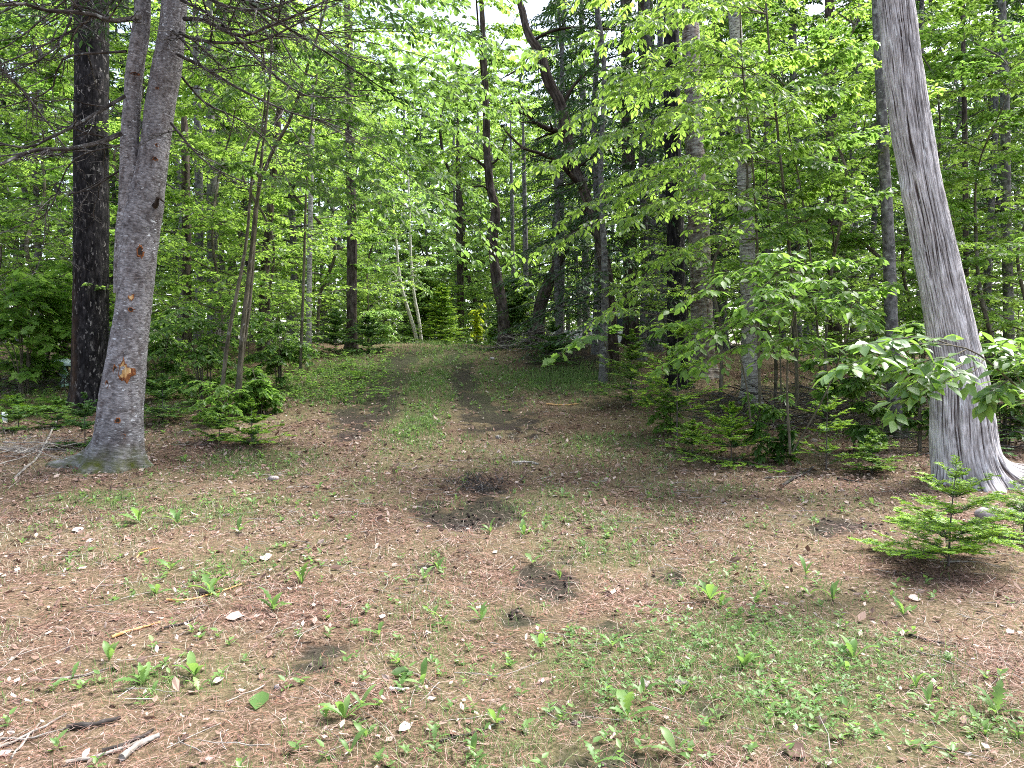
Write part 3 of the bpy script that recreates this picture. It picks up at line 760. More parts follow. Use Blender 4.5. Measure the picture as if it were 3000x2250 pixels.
# broken branch stub with a knot
q, nn = surf_point(C1, 450, 605, D1)
P = pline([q - nn * .05, q + nn * .05 + [.0, 0, .02], q + nn * .10 + [-.01, 0, .09], q + nn * .12 + [.05, 0, .03]], 9)
V, Q, bk = tubes(P[None], A_([[.042, .04, .034, .028, .022, .018, .014, .01, .006]]), 9)
MB().add(V, Q, bk=bk).build("branch_stub", M['brownbark'], T1)

def branch_thicket(limbs, parent, name="dead_branch", mat=None, n1=11, n2=7, len1=.42, len2=.42, droop=.05, needles=0, ang=48, rf=.5):
    for L in limbs:
        pts, r0, r1 = L
        P = pline(pts, 14)[None]; P = P + fbm(P * 5, 2, 77)[..., None] * .02 * np.linspace(0, 1, 14)[None, :, None]
        R = np.linspace(r0, r1, 14)[None]
        mb = MB(); V, Q, bk = tubes(P, R, 7); mb.add(V, Q, bk=bk)
        A, RA = sub(P, R, n1, ang, len1, droop, 7, .12, .98, 0, .25, .55, rf, .035); V, Q, bk = tubes(A, RA + .0016, 4); mb.add(V, Q, bk=bk)
        B, RB = sub(A, RA, n2, 45, len2, .1, 5, .2, .98, 0, .3, .5, .6, .05); V, Q, bk = tubes(B, RB + .0014, 3); mb.add(V, Q, bk=bk)
        Cc, RC = sub(B, RB, 2, 40, .5, .1, 4, .3, .95, 0, .3, .5, .6, .05); V, Q, bk = tubes(Cc, RC + .0010, 3); mb.add(V, Q, bk=bk)
        o = mb.build(name, mat or M['deadtwig'], parent)
        if needles:
            allp = np.concatenate([B[:, ::2][:, :3], Cc[:, [0, 1, 3]]])
            O, X, Nn, S = leafspots(allp, needles, .03, 55, .1, 0, .9)
            V, Fs = inst(L_NEEDLE, O, X, Nn, S, 1.8)
            c = MB().add(V, Fs, tone=.15).build("needles", M['spruce'], None, origin=np.array(parent.location)); c.location = (0, 0, 0); c.parent = o

def PPx(rows, r0, r1): return ([pt(*r) for r in rows], r0, r1)
branch_thicket([
    PPx([(352, 392, 8.4), (290, 418, 8.1), (200, 436, 7.8), (100, 440, 7.5), (0, 482, 7.2), (-70, 500, 7)], .030, .012),
    PPx([(365, 282, 8.4), (310, 315, 8.2), (230, 362, 8.0), (150, 402, 7.8), (70, 432, 7.6), (-60, 400, 7.4)], .022, .008),
    PPx([(410, 50, 8.2), (330, 60, 7.8), (250, 38, 7.6), (130, 30, 7.4), (80, 10, 7.2), (-60, 22, 7)], .028, .012),
    PPx([(400, -80, 8.3), (300, 30, 8.0), (200, 95, 7.8), (90, 150, 7.6), (0, 190, 7.4), (-80, 230, 7.3)], .018, .006),
    PPx([(395, -140, 8.3), (230, -20, 7.9), (205, 60, 7.8), (150, 150, 7.7), (60, 200, 7.6), (-40, 230, 7.5)], .018, .006),
    PPx([(380, 480, 8.9), (250, 560, 8.9), (150, 575, 8.9), (130, 690, 8.9), (110, 790, 8.9)], .012, .004),
    PPx([(370, 420, 8.8), (215, 470, 9.0), (140, 620, 9.1), (60, 660, 9.2), (-40, 700, 9.2)], .012, .004),
    PPx([(370, 150, 8.7), (190, 170, 8.9), (150, 260, 9), (60, 300, 9.1), (-50, 330, 9.2)], .016, .005),
    PPx([(-80, 120, 8.6), (0, 200, 8.6), (70, 270, 8.7), (130, 350, 8.8), (190, 430, 8.9)], .018, .008),
], T1)
branch_thicket([
    PPx([(540, 55, 8.5), (600, 60, 8.2), (700, 105, 8.0), (800, 70, 7.8), (900, 30, 7.6), (1010, -30, 7.5)], .026, .008),
    PPx([(528, 95, 8.5), (560, 112, 8.3), (640, 125, 8.1), (760, 120, 8.0), (860, 75, 7.9), (960, 20, 7.8)], .022, .006),
    PPx([(505, 90, 8.4), (545, 130, 8.2), (600, 205, 8.0), (660, 208, 7.9), (700, 202, 7.8)], .014, .005),
    PPx([(520, 160, 8.5), (600, 200, 8.4), (720, 270, 8.3), (850, 330, 8.2), (960, 360, 8.1), (1080, 410, 8.0)], .020, .004),
    PPx([(500, 360, 8.5), (560, 430, 8.4), (640, 500, 8.4), (740, 540, 8.4)], .016, .005),
    PPx([(530, 0, 8.4), (640, 60, 8.2), (760, 180, 8.0), (900, 280, 7.9), (1060, 280, 7.8)], .018, .004),
    PPx([(560, -120, 8.5), (700, -10, 8.6), (800, 80, 8.8), (880, 200, 9.0), (960, 240, 9.0)], .018, .005),
    PPx([(560, -200, 8.6), (740, -60, 8.8), (880, 40, 9.0), (1000, 150, 9.2), (1120, 190, 9.3)], .018, .005),
    PPx([(545, -60, 8.4), (620, 0, 8.1), (740, 30, 7.9), (860, 0, 7.8), (1000, -60, 7.7)], .022, .006),
    PPx([(520, 210, 8.7), (600, 300, 8.9), (700, 350, 9.0), (790, 420, 9.1), (840, 520, 9.1)], .014, .004),
], T1, n1=13, n2=7)
# needle bearing boughs at the very top left
branch_thicket([
    PPx([(390, -260, 8.6), (250, -60, 8.6), (120, 60, 8.7), (30, 130, 8.8), (-60, 170, 8.9)], .018, .006),
    PPx([(390, -300, 8.9), (200, -120, 9.2), (80, 0, 9.5), (-60, 60, 9.6)], .018, .006),
    PPx([(560, -300, 8.9), (640, -120, 9.0), (720, 0, 9.2), (800, 60, 9.4)], .018, .006),
    PPx([(420, -200, 8.3), (370, -60, 8.0), (330, 20, 7.8), (290, 70, 7.7)], .014, .005),
], T1, name="needled_branch", needles=7, n1=10, n2=6)

# its own crown above the frame shades the upper trunk
LPc, LRc = limbs_on(C1, 26, 5.6, 9.5, 2.6, 1.2, -5, .15, .25, 8, np.random.default_rng(5))
mbc_ = MB(); V, Q, bk = tubes(LPc, LRc, 4); mbc_.add(V, Q, bk=bk)
Ac, RAc = sub(LPc, LRc, 14, 50, .36, .1, 4, .12, .97, -.03, .15, .5, .5, .02)
V, Q, bk = tubes(Ac, np.maximum(RAc, .002), 3); mbc_.add(V, Q, bk=bk); o = mbc_.build("crown_branches", M['deadtwig'], T1); o["kind"] = 'stuff'
O, X, Nn, S = leafspots(Ac, 10, .13, 45, .05, .2, .4)
o = MB().add(*inst(L_SPRAY, O, X, Nn, S), tone=.1).build("foliage", M['spruce'], T1); o["kind"] = 'stuff'

# --- black pine behind
D2 = 12.3
g2 = gd(262, D2)
T2 = thing("black_pine_tree", g2, 'tall straight pine with almost black flaky bark behind the forked grey trunk', 'tree')
C2 = ctrl_px([(262, 1240, 62), (262, 1150, 58), (264, 1000, 56), (266, 800, 55), (267, 500, 53), (268, 200, 52), (268, 0, 51), (268, -300, 48), (270, -900, 40), (272, -1600, 28)], D2)
def d2(TH, S, Z, R):
    P = np.stack([np.cos(TH) * 5.5, np.sin(TH) * 5.5, S * 3.0], -1)
    n = fbm(P * 1.7, 3, 201); n1 = fbm(P * .3, 2, 202)
    return .016 * n + .02 * n1 + R * .25 * np.exp(-np.maximum(Z - g2[2], 0) / .25), np.clip(.5 + .8 * n, 0, 1)
bole_obj("trunk", C2, M['pinebark'], T2, 100, 240, d2, moss=lambda V: .55 * np.exp(-((V[:, 0] - (g2[0] - .13)) / .07) ** 2) * np.clip((3.2 - V[:, 2]) / 1.2, 0, 1) * (V[:, 1] < D2) * .8)
branch_thicket([PPx([(300, -60, 12.2), (420, -30, 12.2), (640, 60, 12.0)], .02, .008), PPx([(240, -100, 12), (120, -40, 12), (-60, 80, 12)], .02, .008)], T2, n1=8)

# --- leaning cedar, right
D3 = 7.9
g3 = gd(2850, D3); zb3 = g3[2]
T3 = thing("leaning_cedar_tree", g3, 'thick silvery cedar leaning left, stringy ridged bark and flared roots, at the right', 'tree')
C3 = ctrl_px([(2862, 1530, 140), (2848, 1440, 122), (2835, 1380, 112), (2824, 1320, 104), (2818, 1240, 98), (2813, 1152, 90), (2803, 1075, 82), (2789, 998, 76), (2766, 870, 71), (2742, 750, 68), (2706, 570, 61), (2671, 375, 59), (2645, 190, 56),
              (2625, 0, 53), (2600, -200, 50), (2570, -500, 44), (2540, -900, 32), (2530, -1300, 14)], D3)
def d3(TH, S, Z, R):
    circ = R * TH
    tw = TH + .18 * fbm(np.stack([np.cos(TH) * 1.5, np.sin(TH) * 1.5, S * 1.2], -1), 2, 300) + .10 * np.maximum(S - .3, 0) * .35
    P = np.stack([np.cos(tw) * 15, np.sin(tw) * 15, S * 2.0], -1)
    n = fbm(P, 2, 301); r = 1 - np.abs(n) * 3.0
    n_f = fbm(P * np.array([2.3, 2.3, 2.0]), 2, 303)
    n1 = fbm(P * np.array([.15, .15, .5]), 2, 304)
    h = np.maximum(Z - zb3, -.05)
    a_ = lambda c, w: np.exp(-(np.angle(np.exp(1j * (TH - c))) / w) ** 2)
    roots = (.95 * a_(0.0, .34) + .35 * a_(3.3, .4) + .35 * a_(4.6, .35) + .30 * a_(5.5, .25)) * np.exp(-h / .11)
    bulge = .03 * a_(3.3, .5) * np.exp(-((Z - pt(2700, 560, D3)[2]) / .16) ** 2) 
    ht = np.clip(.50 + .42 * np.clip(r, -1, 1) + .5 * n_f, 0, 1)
    return .009 * np.clip(r, -1.2, 1) + .004 * n_f + .018 * n1 + R * roots + bulge, ht
pc = pt(2725, 385, D3); pc2 = pt(2700, 1290, D3)
bole_obj("trunk", C3, M['cedarbark'], T3, 300, 260, d3, moss=lambda V: 1.6 * np.exp(-((V[:, 0] - pc[0]) / .045) ** 2 - ((V[:, 2] - pc[2]) / .07) ** 2) + .9 * np.exp(-((V[:, 0] - (pc2[0] + .02)) / .10) ** 2 - ((V[:, 2] - pc2[2]) / .16) ** 2))
# knots
for px, py, w in ((2640, 60, 9), (2632, 355, 7), (2636, 268, 6), (2770, 945, 10), (2725, 888, 8), (2665, 560, 8)):
    q, nn = surf_point(C3, px, py, D3); tx = np.cross([0, 0, 1.], nn); s_ = w / F * D3
    P = (q - nn * .012)[None] + (A_([0, .35, .8, 1.0])[:, None] * nn * .016)
    V, Q, bk = tubes(P[None], A_([[s_, s_ * .9, s_ * .55, s_ * .1]]), 9)
    MB().add(V, Q, bk=bk).build("knot", M['brownbark'], T3)

# --- middle distance trunks: (name, label, category, bark, D, rows, disp args, extras)
def simple_tree(name, label, rows, D, mat, amp=.012, fth=4, fs=3, seed=1, na=40, ns=120, flare=.35, mossh=0, group=None, cat='tree'):
    g = gd(rows[0][0], D)
    C = ctrl_px(rows, D); 
    if C[0][2] > g[2] - .1: C = np.vstack([[g[0], g[1], g[2] - .25, C[0][3] * 1.05], C])
    T = thing(name, g, label, cat, group)
    ms = (lambda V: np.clip(1.1 - (V[:, 2] - g[2]) / mossh, 0, 1)) if mossh else None
    bole_obj("trunk", C, mat, T, na, ns, rough(amp, fth, fs, seed, flare, g[2], 5, seed), ms)
    return T, C

T9, C9 = simple_tree("slim_fir_tree", 'straight brown conifer trunk standing on the left edge of the track', [(1030, 985, 17), (1030, 900, 16), (1031, 700, 15), (1027, 500, 14), (1024, 300, 13), (1020, 0, 12), (1015, -500, 8)], 19, M['brownbark'], .01, 4, 4, 9)
T14, C14 = simple_tree("crooked_maple_tree", 'crooked grey trunk with curving limbs at the far right side of the track', [(1478, 965, 19), (1472, 900, 17), (1456, 820, 17), (1446, 750, 13), (1443, 700, 17), (1452, 620, 15), (1436, 550, 13), (1431, 490, 12), (1424, 420, 11), (1424, 340, 11), (1420, 200, 9), (1410, 0, 7), (1400, -200, 4)], 19.0, M['brownbark'], .016, 4, 3, 14, flare=.3, mossh=.3)
branch_thicket([PPx([(1428, 500, 19), (1405, 475, 18.9), (1370, 455, 18.8)], .04, .012), PPx([(1430, 480, 19), (1455, 470, 19), (1485, 400, 19.1)], .03, .01), PPx([(1436, 565, 19), (1410, 545, 18.8), (1330, 560, 18.6), (1260, 580, 18.5)], .025, .008)], T14, name="branch", mat=M['brownbark'], n1=4, n2=3)
T16, C16 = simple_tree("lichened_dead_tree", 'old twisting tree with rough lichen covered limbs reaching left over the track', [(1790, 985, 21), (1786, 900, 19), (1780, 820, 18), (1762, 730, 17), (1745, 650, 16), (1716, 570, 15), (1682, 480, 15), (1660, 390, 15), (1642, 310, 14), (1604, 230, 13), (1584, 160, 12), (1548, 100, 11), (1532, 40, 10), (1515, -40, 9), (1500, -250, 6)], 15.5, M['brownbark'], .022, 4.5, 3, 16, na=48, ns=200, flare=.35)
branch_thicket([PPx([(1662, 392, 15.5), (1600, 375, 15.2), (1560, 350, 15), (1515, 305, 14.9), (1470, 288, 14.8)], .07, .018), PPx([(1712, 560, 15.5), (1640, 480, 15.1), (1590, 452, 14.9), (1530, 430, 14.8), (1480, 385, 14.7)], .06, .018),
                PPx([(1645, 310, 15.5), (1690, 240, 15.6), (1760, 180, 15.7), (1860, 150, 15.8)], .04, .01), PPx([(1600, 200, 15.5), (1540, 195, 15.3), (1470, 230, 15.1)], .03, .01), PPx([(1690, 490, 15.5), (1760, 450, 15.3), (1840, 420, 15.2)], .03, .01),
                PPx([(1560, 120, 15.5), (1620, 90, 15.3), (1720, 80, 15.2), (1900, 100, 15)], .035, .01)], T16, name="limb", mat=M['brownbark'], n1=8, n2=5, len1=.32)
T15, C15 = simple_tree("leaning_dark_tree", 'dark trunk bending left out of the brush pile beyond the verge', [(1572, 985, 22), (1578, 930, 19), (1588, 880, 19), (1612, 820, 17), (1650, 740, 14), (1700, 640, 11), (1730, 540, 8)], 18.5, M['brownbark'], .015, 4, 3, 15)
T19, C19 = simple_tree("dark_ridged_tree", 'stout dark furrowed trunk beside the peeling birch', [(1985, 1010, 30), (1984, 950, 28), (1982, 800, 27), (1978, 600, 26), (1972, 450, 25), (1968, 300, 24), (1965, 0, 22), (1960, -400, 18)], 14.0, M['pinebark'], .018, 5, 2.4, 19, na=40, ns=140)
T20, C20 = simple_tree("peeling_birch_tree", 'pale birch trunk with curling peeling bark beside the dark furrowed trunk', [(2058, 1010, 34), (2056, 900, 32), (2050, 750, 31), (2044, 600, 30), (2036, 450, 29), (2030, 300, 27), (2020, 0, 24), (2010, -400, 18)], 15.0, M['peelbark'], .024, 3, 4.5, 20, na=40, ns=140)
T21, C21 = simple_tree("grey_birch_tree", 'smooth grey birch trunk behind the leafy saplings on the right', [(2198, 1060, 27), (2196, 950, 25), (2190, 750, 24), (2182, 550, 23), (2176, 400, 22), (2165, 200, 20), (2150, 0, 18), (2140, -300, 14)], 13.0, M['birchbark'], .006, 3, 3, 21, na=48)
T22, C22 = simple_tree("speckled_fir_tree", 'slim speckled grey fir with mossy foot just left of the leaning cedar', [(2624, 1275, 30), (2622, 1200, 25), (2618, 1050, 21), (2610, 900, 20), (2603, 700, 19), (2592, 500, 18), (2580, 250, 17), (2568, 0, 16), (2555, -300, 14), (2545, -700, 9)], 10.8, M['greybark'], .005, 3, 4, 22, na=48, ns=200, flare=.5, mossh=.35)
T23, C23 = simple_tree("right_edge_fir_tree", 'grey trunk in the woods right of the leaning cedar', [(2958, 1120, 20), (2956, 1000, 18), (2952, 800, 17), (2948, 600, 16), (2944, 300, 15), (2935, 0, 13), (2925, -300, 10)], 14, M['greybark'], .008, 3, 3, 23)
T24, C24 = simple_tree("thin_fir_tree", 'thin dark stem close right of the leaning cedar', [(2832, 1060, 11), (2831, 900, 10), (2829, 600, 9), (2825, 300, 8), (2820, 0, 7), (2815, -300, 5)], 15, M['brownbark'], .005, 3, 3, 24)
T03, C03 = simple_tree("broken_snag_tree", 'dark dead trunk broken off at the top right of the forked grey trunk', [(548, 1040, 16), (547, 900, 15), (546, 700, 14), (544, 550, 13), (541, 400, 12), (538, 330, 8), (537, 310, 2)], 17, M['brownbark'], .012, 4, 3, 3)
T04, C04 = simple_tree("twin_dark_fir_tree", 'dark grey fir trunk, left one of a close pair behind the thin stems', [(580, 1030, 14), (582, 900, 13), (584, 700, 13), (582, 500, 12), (578, 300, 11), (572, 0, 9)], 21, M['greybark'], .01, 4, 3, 4)
T05, C05 = simple_tree("twin_dark_fir_tree", 'dark grey fir trunk, right one of a close pair behind the thin stems', [(624, 1030, 18), (623, 900, 17), (622, 700, 16), (620, 500, 15), (617, 300, 13), (612, 0, 11)], 22, M['greybark'], .01, 4, 3, 5)
T06, C06 = simple_tree("mossy_trunk_tree", 'dark rough trunk with one level limb behind the clump of thin stems', [(768, 1010, 15), (770, 930, 14), (772, 830, 13), (780, 740, 14), (788, 650, 12), (796, 560, 11), (806, 440, 10), (820, 300, 8)], 17, M['brownbark'], .016, 4, 4, 6)
branch_thicket([PPx([(780, 755, 17), (830, 765, 16.9), (880, 775, 16.8)], .025, .01)], T06, name="limb", mat=M['brownbark'], n1=4, n2=3)
T07, C07 = simple_tree("pale_thin_birch_tree", 'thin pale birch stem between the dark rough trunk and the straight brown trunk', [(904, 1005, 9), (905, 900, 8.5), (907, 750, 8), (910, 600, 7.5), (914, 450, 7), (917, 250, 6)], 18, M['birchbark'], .004, 3, 3, 7, na=24)
for i, (px, w, D, seedk, lab) in enumerate(((1888, 13, 20, 31, 'thin grey fir trunk, leftmost of three behind the tip of the long leafy spray'), (1910, 17, 18, 32, 'grey fir trunk, middle and nearest of three behind the long leafy spray'), (1942, 11, 22, 33, 'slender grey fir trunk close left of the stout furrowed trunk'),
                                             (1843, 22, 19, 34, 'broad grey fir trunk standing just right of the twisting lichened tree'), (1500, 6, 26, 35, 'very thin bare fir stem just right of the crooked maple'), (1537, 8, 25, 36, 'straight thin fir stem, right neighbour of the thinnest stem by the crooked maple'),
                                             (1345, 10, 30, 37, 'far grey trunk behind the yellow green sapling'), (1712, 11, 23, 38, 'narrow grey trunk in the gap right of the leaning dark tree'), (2115, 12, 19, 39, 'narrow dark trunk between the peeling birch and the grey birch'), (2440, 20, 17, 40, 'broad shaded trunk behind the leafy shrub, left of the speckled fir'),
                                             (2330, 14, 19, 41, 'shaded fir trunk behind the thin sapling stems right of the grey birch'), (1632, 9, 24, 42, 'slim trunk behind the brush, right of the leaning dark tree'))):
    top_ = [(px - 4, 300, w * .85), (px - 9, 0, w * .75), (px - 12, -350, w * .5)] if w > 10 else [(px - 3, 450, w * .6), (px - 5, 280, 1)]
    simple_tree("fir_tree", lab, [(px + 6, 1010, w * 1.1), (px + 4, 850, w), (px, 600, w * .93)] + top_, D, M['greybark'] if i % 3 else M['brownbark'], .008, 3.5, 3, seedk, na=20, ns=50, group='slender fir trunks in the woods')

# ------------------------------------------------------------------ broadleaf saplings built branch by branch
def leafy(name, label, cat, base, stems, limbs, lmat, smat, size=.08, n1=8, n2=0, nl=9, tmpl=L_MID, len1=.4, droop=.12, ldroop=.35, near=0, group=None, ang=45, seed=0, stem_name="stem", extra=None, tilt=.35, len2=.4, r_l=.008):
    """a sapling: stems (pts, r0, r1), limbs (list of pts), side twigs and leaves; the nearest leaves are leaf parts of their own"""
    rg = np.random.default_rng(seed + 1000)
    T = thing(name, base, label, cat, group)
    for pts, r0, r1 in stems:
        K = 16; P = pline(pts, K)[None]; V, Q, bk = tubes(P, np.linspace(r0, r1, K)[None], 8)
        MB().add(V, Q, bk=bk).build(stem_name, smat, T)
    LP = A_([pline(l, 12) for l in limbs]); LR = np.tile(np.linspace(r_l, .002, 12), (len(LP), 1))
    mb = MB(); V, Q, bk = tubes(LP, LR, 5); mb.add(V, Q, bk=bk)
    TW, TR = sub(LP, LR, n1, ang, len1, droop, 6, .12, .96, .02, .12, .6, .5, .02, rg=rg)
    V, Q, bk = tubes(TW, np.maximum(TR, .0011), 3); mb.add(V, Q, bk=bk)
    sets = [TW, LP[:, -6:]]
    if n2:
        T2_, R2_ = sub(TW, TR, n2, ang, len2, droop, 5, .2, .95, 0, .15, .5, .6, .02, rg=rg)
        V, Q, bk = tubes(T2_, np.maximum(R2_, .0009), 3); mb.add(V, Q, bk=bk); sets.append(T2_)
    mb.build("twigs", smat, T)["kind"] = "stuff"
    O, X, Nn, S = [np.concatenate(c_) for c_ in zip(*[leafspots(s_, nl, size, 52, .06, ldroop, tilt, rg=rg, szj=.4) for s_ in sets])]
    if near:
        d = np.linalg.norm(O - A_([0, 0, EYE]), axis=1); vis = np.abs(O[:, 0] / O[:, 1]) < .70
        k = np.argsort(d + 100 * ~vis)[:near]; k = k[vis[k]]
        lm = MB().add(*inst(L_NEAR, np.zeros((1, 3)), A_([[1., 0, 0]]), A_([[0, 0, 1.]]), A_([1.]))).mesh("leaf", lmat)
        Y_ = np.cross(Nn, X); b = A_(T.location)
        for i in k:
            o = bpy.data.objects.new("leaf", lm); COL.objects.link(o); o.parent = T
            s_ = S[i]; p_ = O[i] - b
            o.matrix_local = Matrix(((X[i, 0] * s_, Y_[i, 0] * s_, Nn[i, 0] * s_, p_[0]), (X[i, 1] * s_, Y_[i, 1] * s_, Nn[i, 1] * s_, p_[1]), (X[i, 2] * s_, Y_[i, 2] * s_, Nn[i, 2] * s_, p_[2]), (0, 0, 0, 1)))
        keep = np.ones(len(O), bool); keep[k] = False; O, X, Nn, S = O[keep], X[keep], Nn[keep], S[keep]
    if len(O):
        fo = MB().add(*inst(tmpl, O, X, Nn, S)).build("foliage", lmat, T); fo["kind"] = 'stuff'
    return T

def L(*rows): return [pt(*r) for r in rows]
def fan(root, tips, sag=.0, n=5):
    """limbs from a root pixel row to tip pixel rows with a slight arch"""
    out = []
    for tp in tips:
        a_, b_ = pt(*root), pt(*tp); s = np.linspace(0, 1, n)[:, None]
        out.append(a_ * (1 - s) + b_ * s + A_([0, 0, 1.]) * (sag * np.linalg.norm(b_ - a_) * 4 * s * (1 - s)))
    return out
# right canopy: three saplings whose sprays reach left over the verge
bA = gd(2335, 10.0)
leafy("hornbeam_sapling", 'tall sapling with bright sprays reaching left over the verge, its stem bowed', 'sapling', bA,
      [(L((2335, 1190, 10), (2330, 950, 10), (2310, 700, 10), (2290, 500, 10), (2270, 300, 10), (2250, 100, 10), (2240, -100, 10), (2230, -400, 10)), .028, .008)],
      fan((2245, 40, 10), [(1640, 140, 8.6), (1720, -20, 8.8), (2000, -120, 9), (1900, 60, 8.4)], .05) + fan((2262, 230, 10), [(1690, 330, 8.7), (1800, 200, 8.3), (2480, 120, 9.6), (1760, 270, 9.3)], .05)
      + fan((2275, 350, 10), [(1560, 510, 8.8), (1700, 430, 8.2), (2500, 260, 9.4), (1950, 330, 8.0)], .07) + fan((2285, 480, 10), [(1655, 645, 8.7), (1800, 520, 9.2)], .08) + fan((2300, 600, 10), [(1590, 728, 8.9), (1850, 640, 8.3), (2480, 520, 9.5)], .09),
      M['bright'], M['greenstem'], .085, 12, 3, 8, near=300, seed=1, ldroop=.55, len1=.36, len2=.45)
bB = gd(2235, 9.2)
leafy("hornbeam_sapling", 'slender dark stemmed sapling, its lower sprays ending in front of the peeling birch', 'sapling', bB,
      [(L((2228, 1230, 9.2), (2222, 1000, 9.2), (2218, 700, 9.2), (2200, 420, 9.2), (2175, 200, 9.2), (2165, -50, 9.2), (2150, -300, 9.2)), .02, .006)],
      fan((2222, 700, 9.2), [(1790, 900, 8.5), (1950, 760, 8.3), (2420, 700, 9)], .1) + fan((2205, 450, 9.2), [(1860, 560, 8.4), (2420, 430, 8.8), (2030, 540, 8.2)], .07) + fan((2180, 200, 9.2), [(1840, 230, 8.4), (2400, 150, 8.9), (1980, 120, 8.0), (2350, 330, 8.4)], .05)
      + fan((2165, 0, 9.2), [(1880, -60, 8.6), (2380, -40, 8.8), (2050, 40, 8.2)], .04),
      M['bright'], M['greenstem'], .08, 10, 2, 8, seed=2, ldroop=.5, len1=.36)
leafy("hornbeam_sapling", 'sapling with larger shaded leaves close left of the leaning cedar', 'sapling', gd(2400, 9.8),
      [(L((2410, 1200, 9.8), (2390, 900, 9.8), (2365, 680, 9.8), (2340, 520, 9.8), (2310, 380, 9.8), (2290, 200, 9.8)), .018, .006), (L((2290, 1210, 9.9), (2280, 900, 9.9), (2250, 600, 9.9), (2240, 300, 9.9)), .012, .005)],
      fan((2385, 850, 9.8), [(2560, 760, 9.2), (2200, 800, 9.0), (2500, 900, 9.0)], .06) + fan((2360, 650, 9.8), [(2600, 560, 9.4), (2180, 620, 9.1), (2450, 600, 8.9), (2290, 700, 8.8)], .06) + fan((2330, 480, 9.8), [(2560, 380, 9.5), (2150, 400, 9.2), (2420, 480, 9.0)], .06) + fan((2300, 250, 9.8), [(2540, 120, 9.4), (2120, 150, 9.2), (2450, 260, 9)], .05),
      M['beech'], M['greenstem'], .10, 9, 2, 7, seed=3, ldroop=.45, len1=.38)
# left canopy, hanging sprays
leafy("elm_sapling", 'tall sapling whose leafy sprays hang down to the right over the track', 'sapling', gd(700, 11.3),
      [(L((700, 1165, 11.3), (708, 1000, 11.3), (735, 760, 11.3), (765, 520, 11.3), (850, 350, 11.2), (900, 200, 11.1), (960, 0, 11), (1000, -200, 11)), .045, .012),
       (L((690, 1165, 11.4), (730, 900, 11.4), (745, 700, 11.4), (762, 500, 11.4), (790, 250, 11.4), (800, 0, 11.4), (810, -200, 11.4)), .035, .012),
       (L((650, 1150, 11.2), (670, 980, 11.2), (720, 720, 11.2), (740, 500, 11.3), (775, 330, 11.4), (770, 100, 11.4)), .035, .010)],
      fan((930, 100, 11), [(1600, 155, 10), (1540, 285, 10), (1300, 60, 10.3), (1420, 120, 9.6), (1250, -80, 10)], .04) + fan((880, 280, 11.1), [(1500, 330, 10), (1380, 250, 9.5), (1250, 200, 10.2), (1450, 420, 10.4)], .05)
      + fan((860, 330, 11.2), [(1475, 745, 9.6), (1360, 560, 9.4), (1200, 420, 10)], .05) + fan((790, 430, 11.3), [(1340, 720, 9.8), (1240, 640, 10), (1100, 500, 10)], .06) + fan((770, 520, 11.3), [(1180, 640, 10), (1050, 620, 9.8), (640, 480, 10.4)], .05)
      + fan((960, -20, 11), [(1450, -40, 10), (1350, 20, 9.6), (700, -60, 10.5)], .03) + fan((790, 200, 11.4), [(600, 160, 10.6), (1000, 150, 10.4), (640, 300, 10.6), (1000, 330, 10)], .04),
      M['beech'], M['greenstem'], .088, 12, 3, 7, near=250, seed=4, ldroop=.5, len1=.34, len2=.42)
leafy("elm_sapling", 'leafy sapling with bright leaves behind the bare fir twigs, left of the hanging sprays', 'sapling', gd(900, 13.5),
      [(L((880, 1080, 13.5), (890, 800, 13.5), (900, 500, 13.5), (930, 200, 13.5), (950, -100, 13.5)), .03, .01)],
      fan((892, 700, 13.5), [(700, 640, 13), (1080, 660, 12.8)], .05) + fan((900, 500, 13.5), [(640, 440, 13), (1150, 480, 12.6), (800, 560, 12.3), (1000, 420, 12.3)], .05) + fan((920, 300, 13.5), [(650, 240, 13), (1180, 300, 12.6), (820, 300, 12.2), (1060, 330, 12.2)], .05)
      + fan((935, 120, 13.5), [(700, 60, 13), (1200, 80, 12.6), (850, 100, 12.2), (1080, 180, 12.2)], .04) + fan((945, -40, 13.5), [(720, -60, 13), (1180, -40, 12.6), (1000, 0, 12)], .04),
      M['bright'], M['greenstem'], .09, 10, 3, 7, seed=5, len2=.4)
# broadleaf shrubs and saplings in the understory; clumps of arching stems
def shrub(px, D, w, h, label, lmat, size, nst=5, seed=0, name="leafy_shrub", cat='shrub', near=0, tmpl=L_MID, n1=6, nl=6, n2=1, lean=0, ldroop=.3):
    rg = np.random.default_rng(seed); g = gd(px, D); stems, limbs = [], []
    for i in range(nst):
        a_ = rg.uniform(0, 6.28); r = rg.uniform(.25, 1) * w / 2; hh = h * rg.uniform(.65, 1.05)
        tip = g + A_([math.cos(a_) * r + lean * hh, math.sin(a_) * r * .8, hh]); mid = g * .5 + tip * .5 + A_([-math.cos(a_) * r * .2, -math.sin(a_) * r * .2, hh * .12])
        st = [g + A_([math.cos(a_) * .05, math.sin(a_) * .05, -.03]), mid, tip]; stems.append((st, .004 + .005 * h, .003))
        S_ = pline(st, 12)
        for k in range(6):
            p = S_[int(rg.integers(2, 12))]; b = rg.uniform(0, 6.28); ln = rg.uniform(.25, .5) * w * .7
            limbs.append([p, p + A_([math.cos(b) * ln * .5, math.sin(b) * ln * .5, .10 * ln + .03]), p + A_([math.cos(b) * ln, math.sin(b) * ln, -.06 * ln])])
    return leafy(name, label, cat, g, stems, limbs, lmat, M['greenstem'], size, n1, n2, nl, tmpl=tmpl, near=near, seed=seed, ldroop=ldroop, r_l=.004)
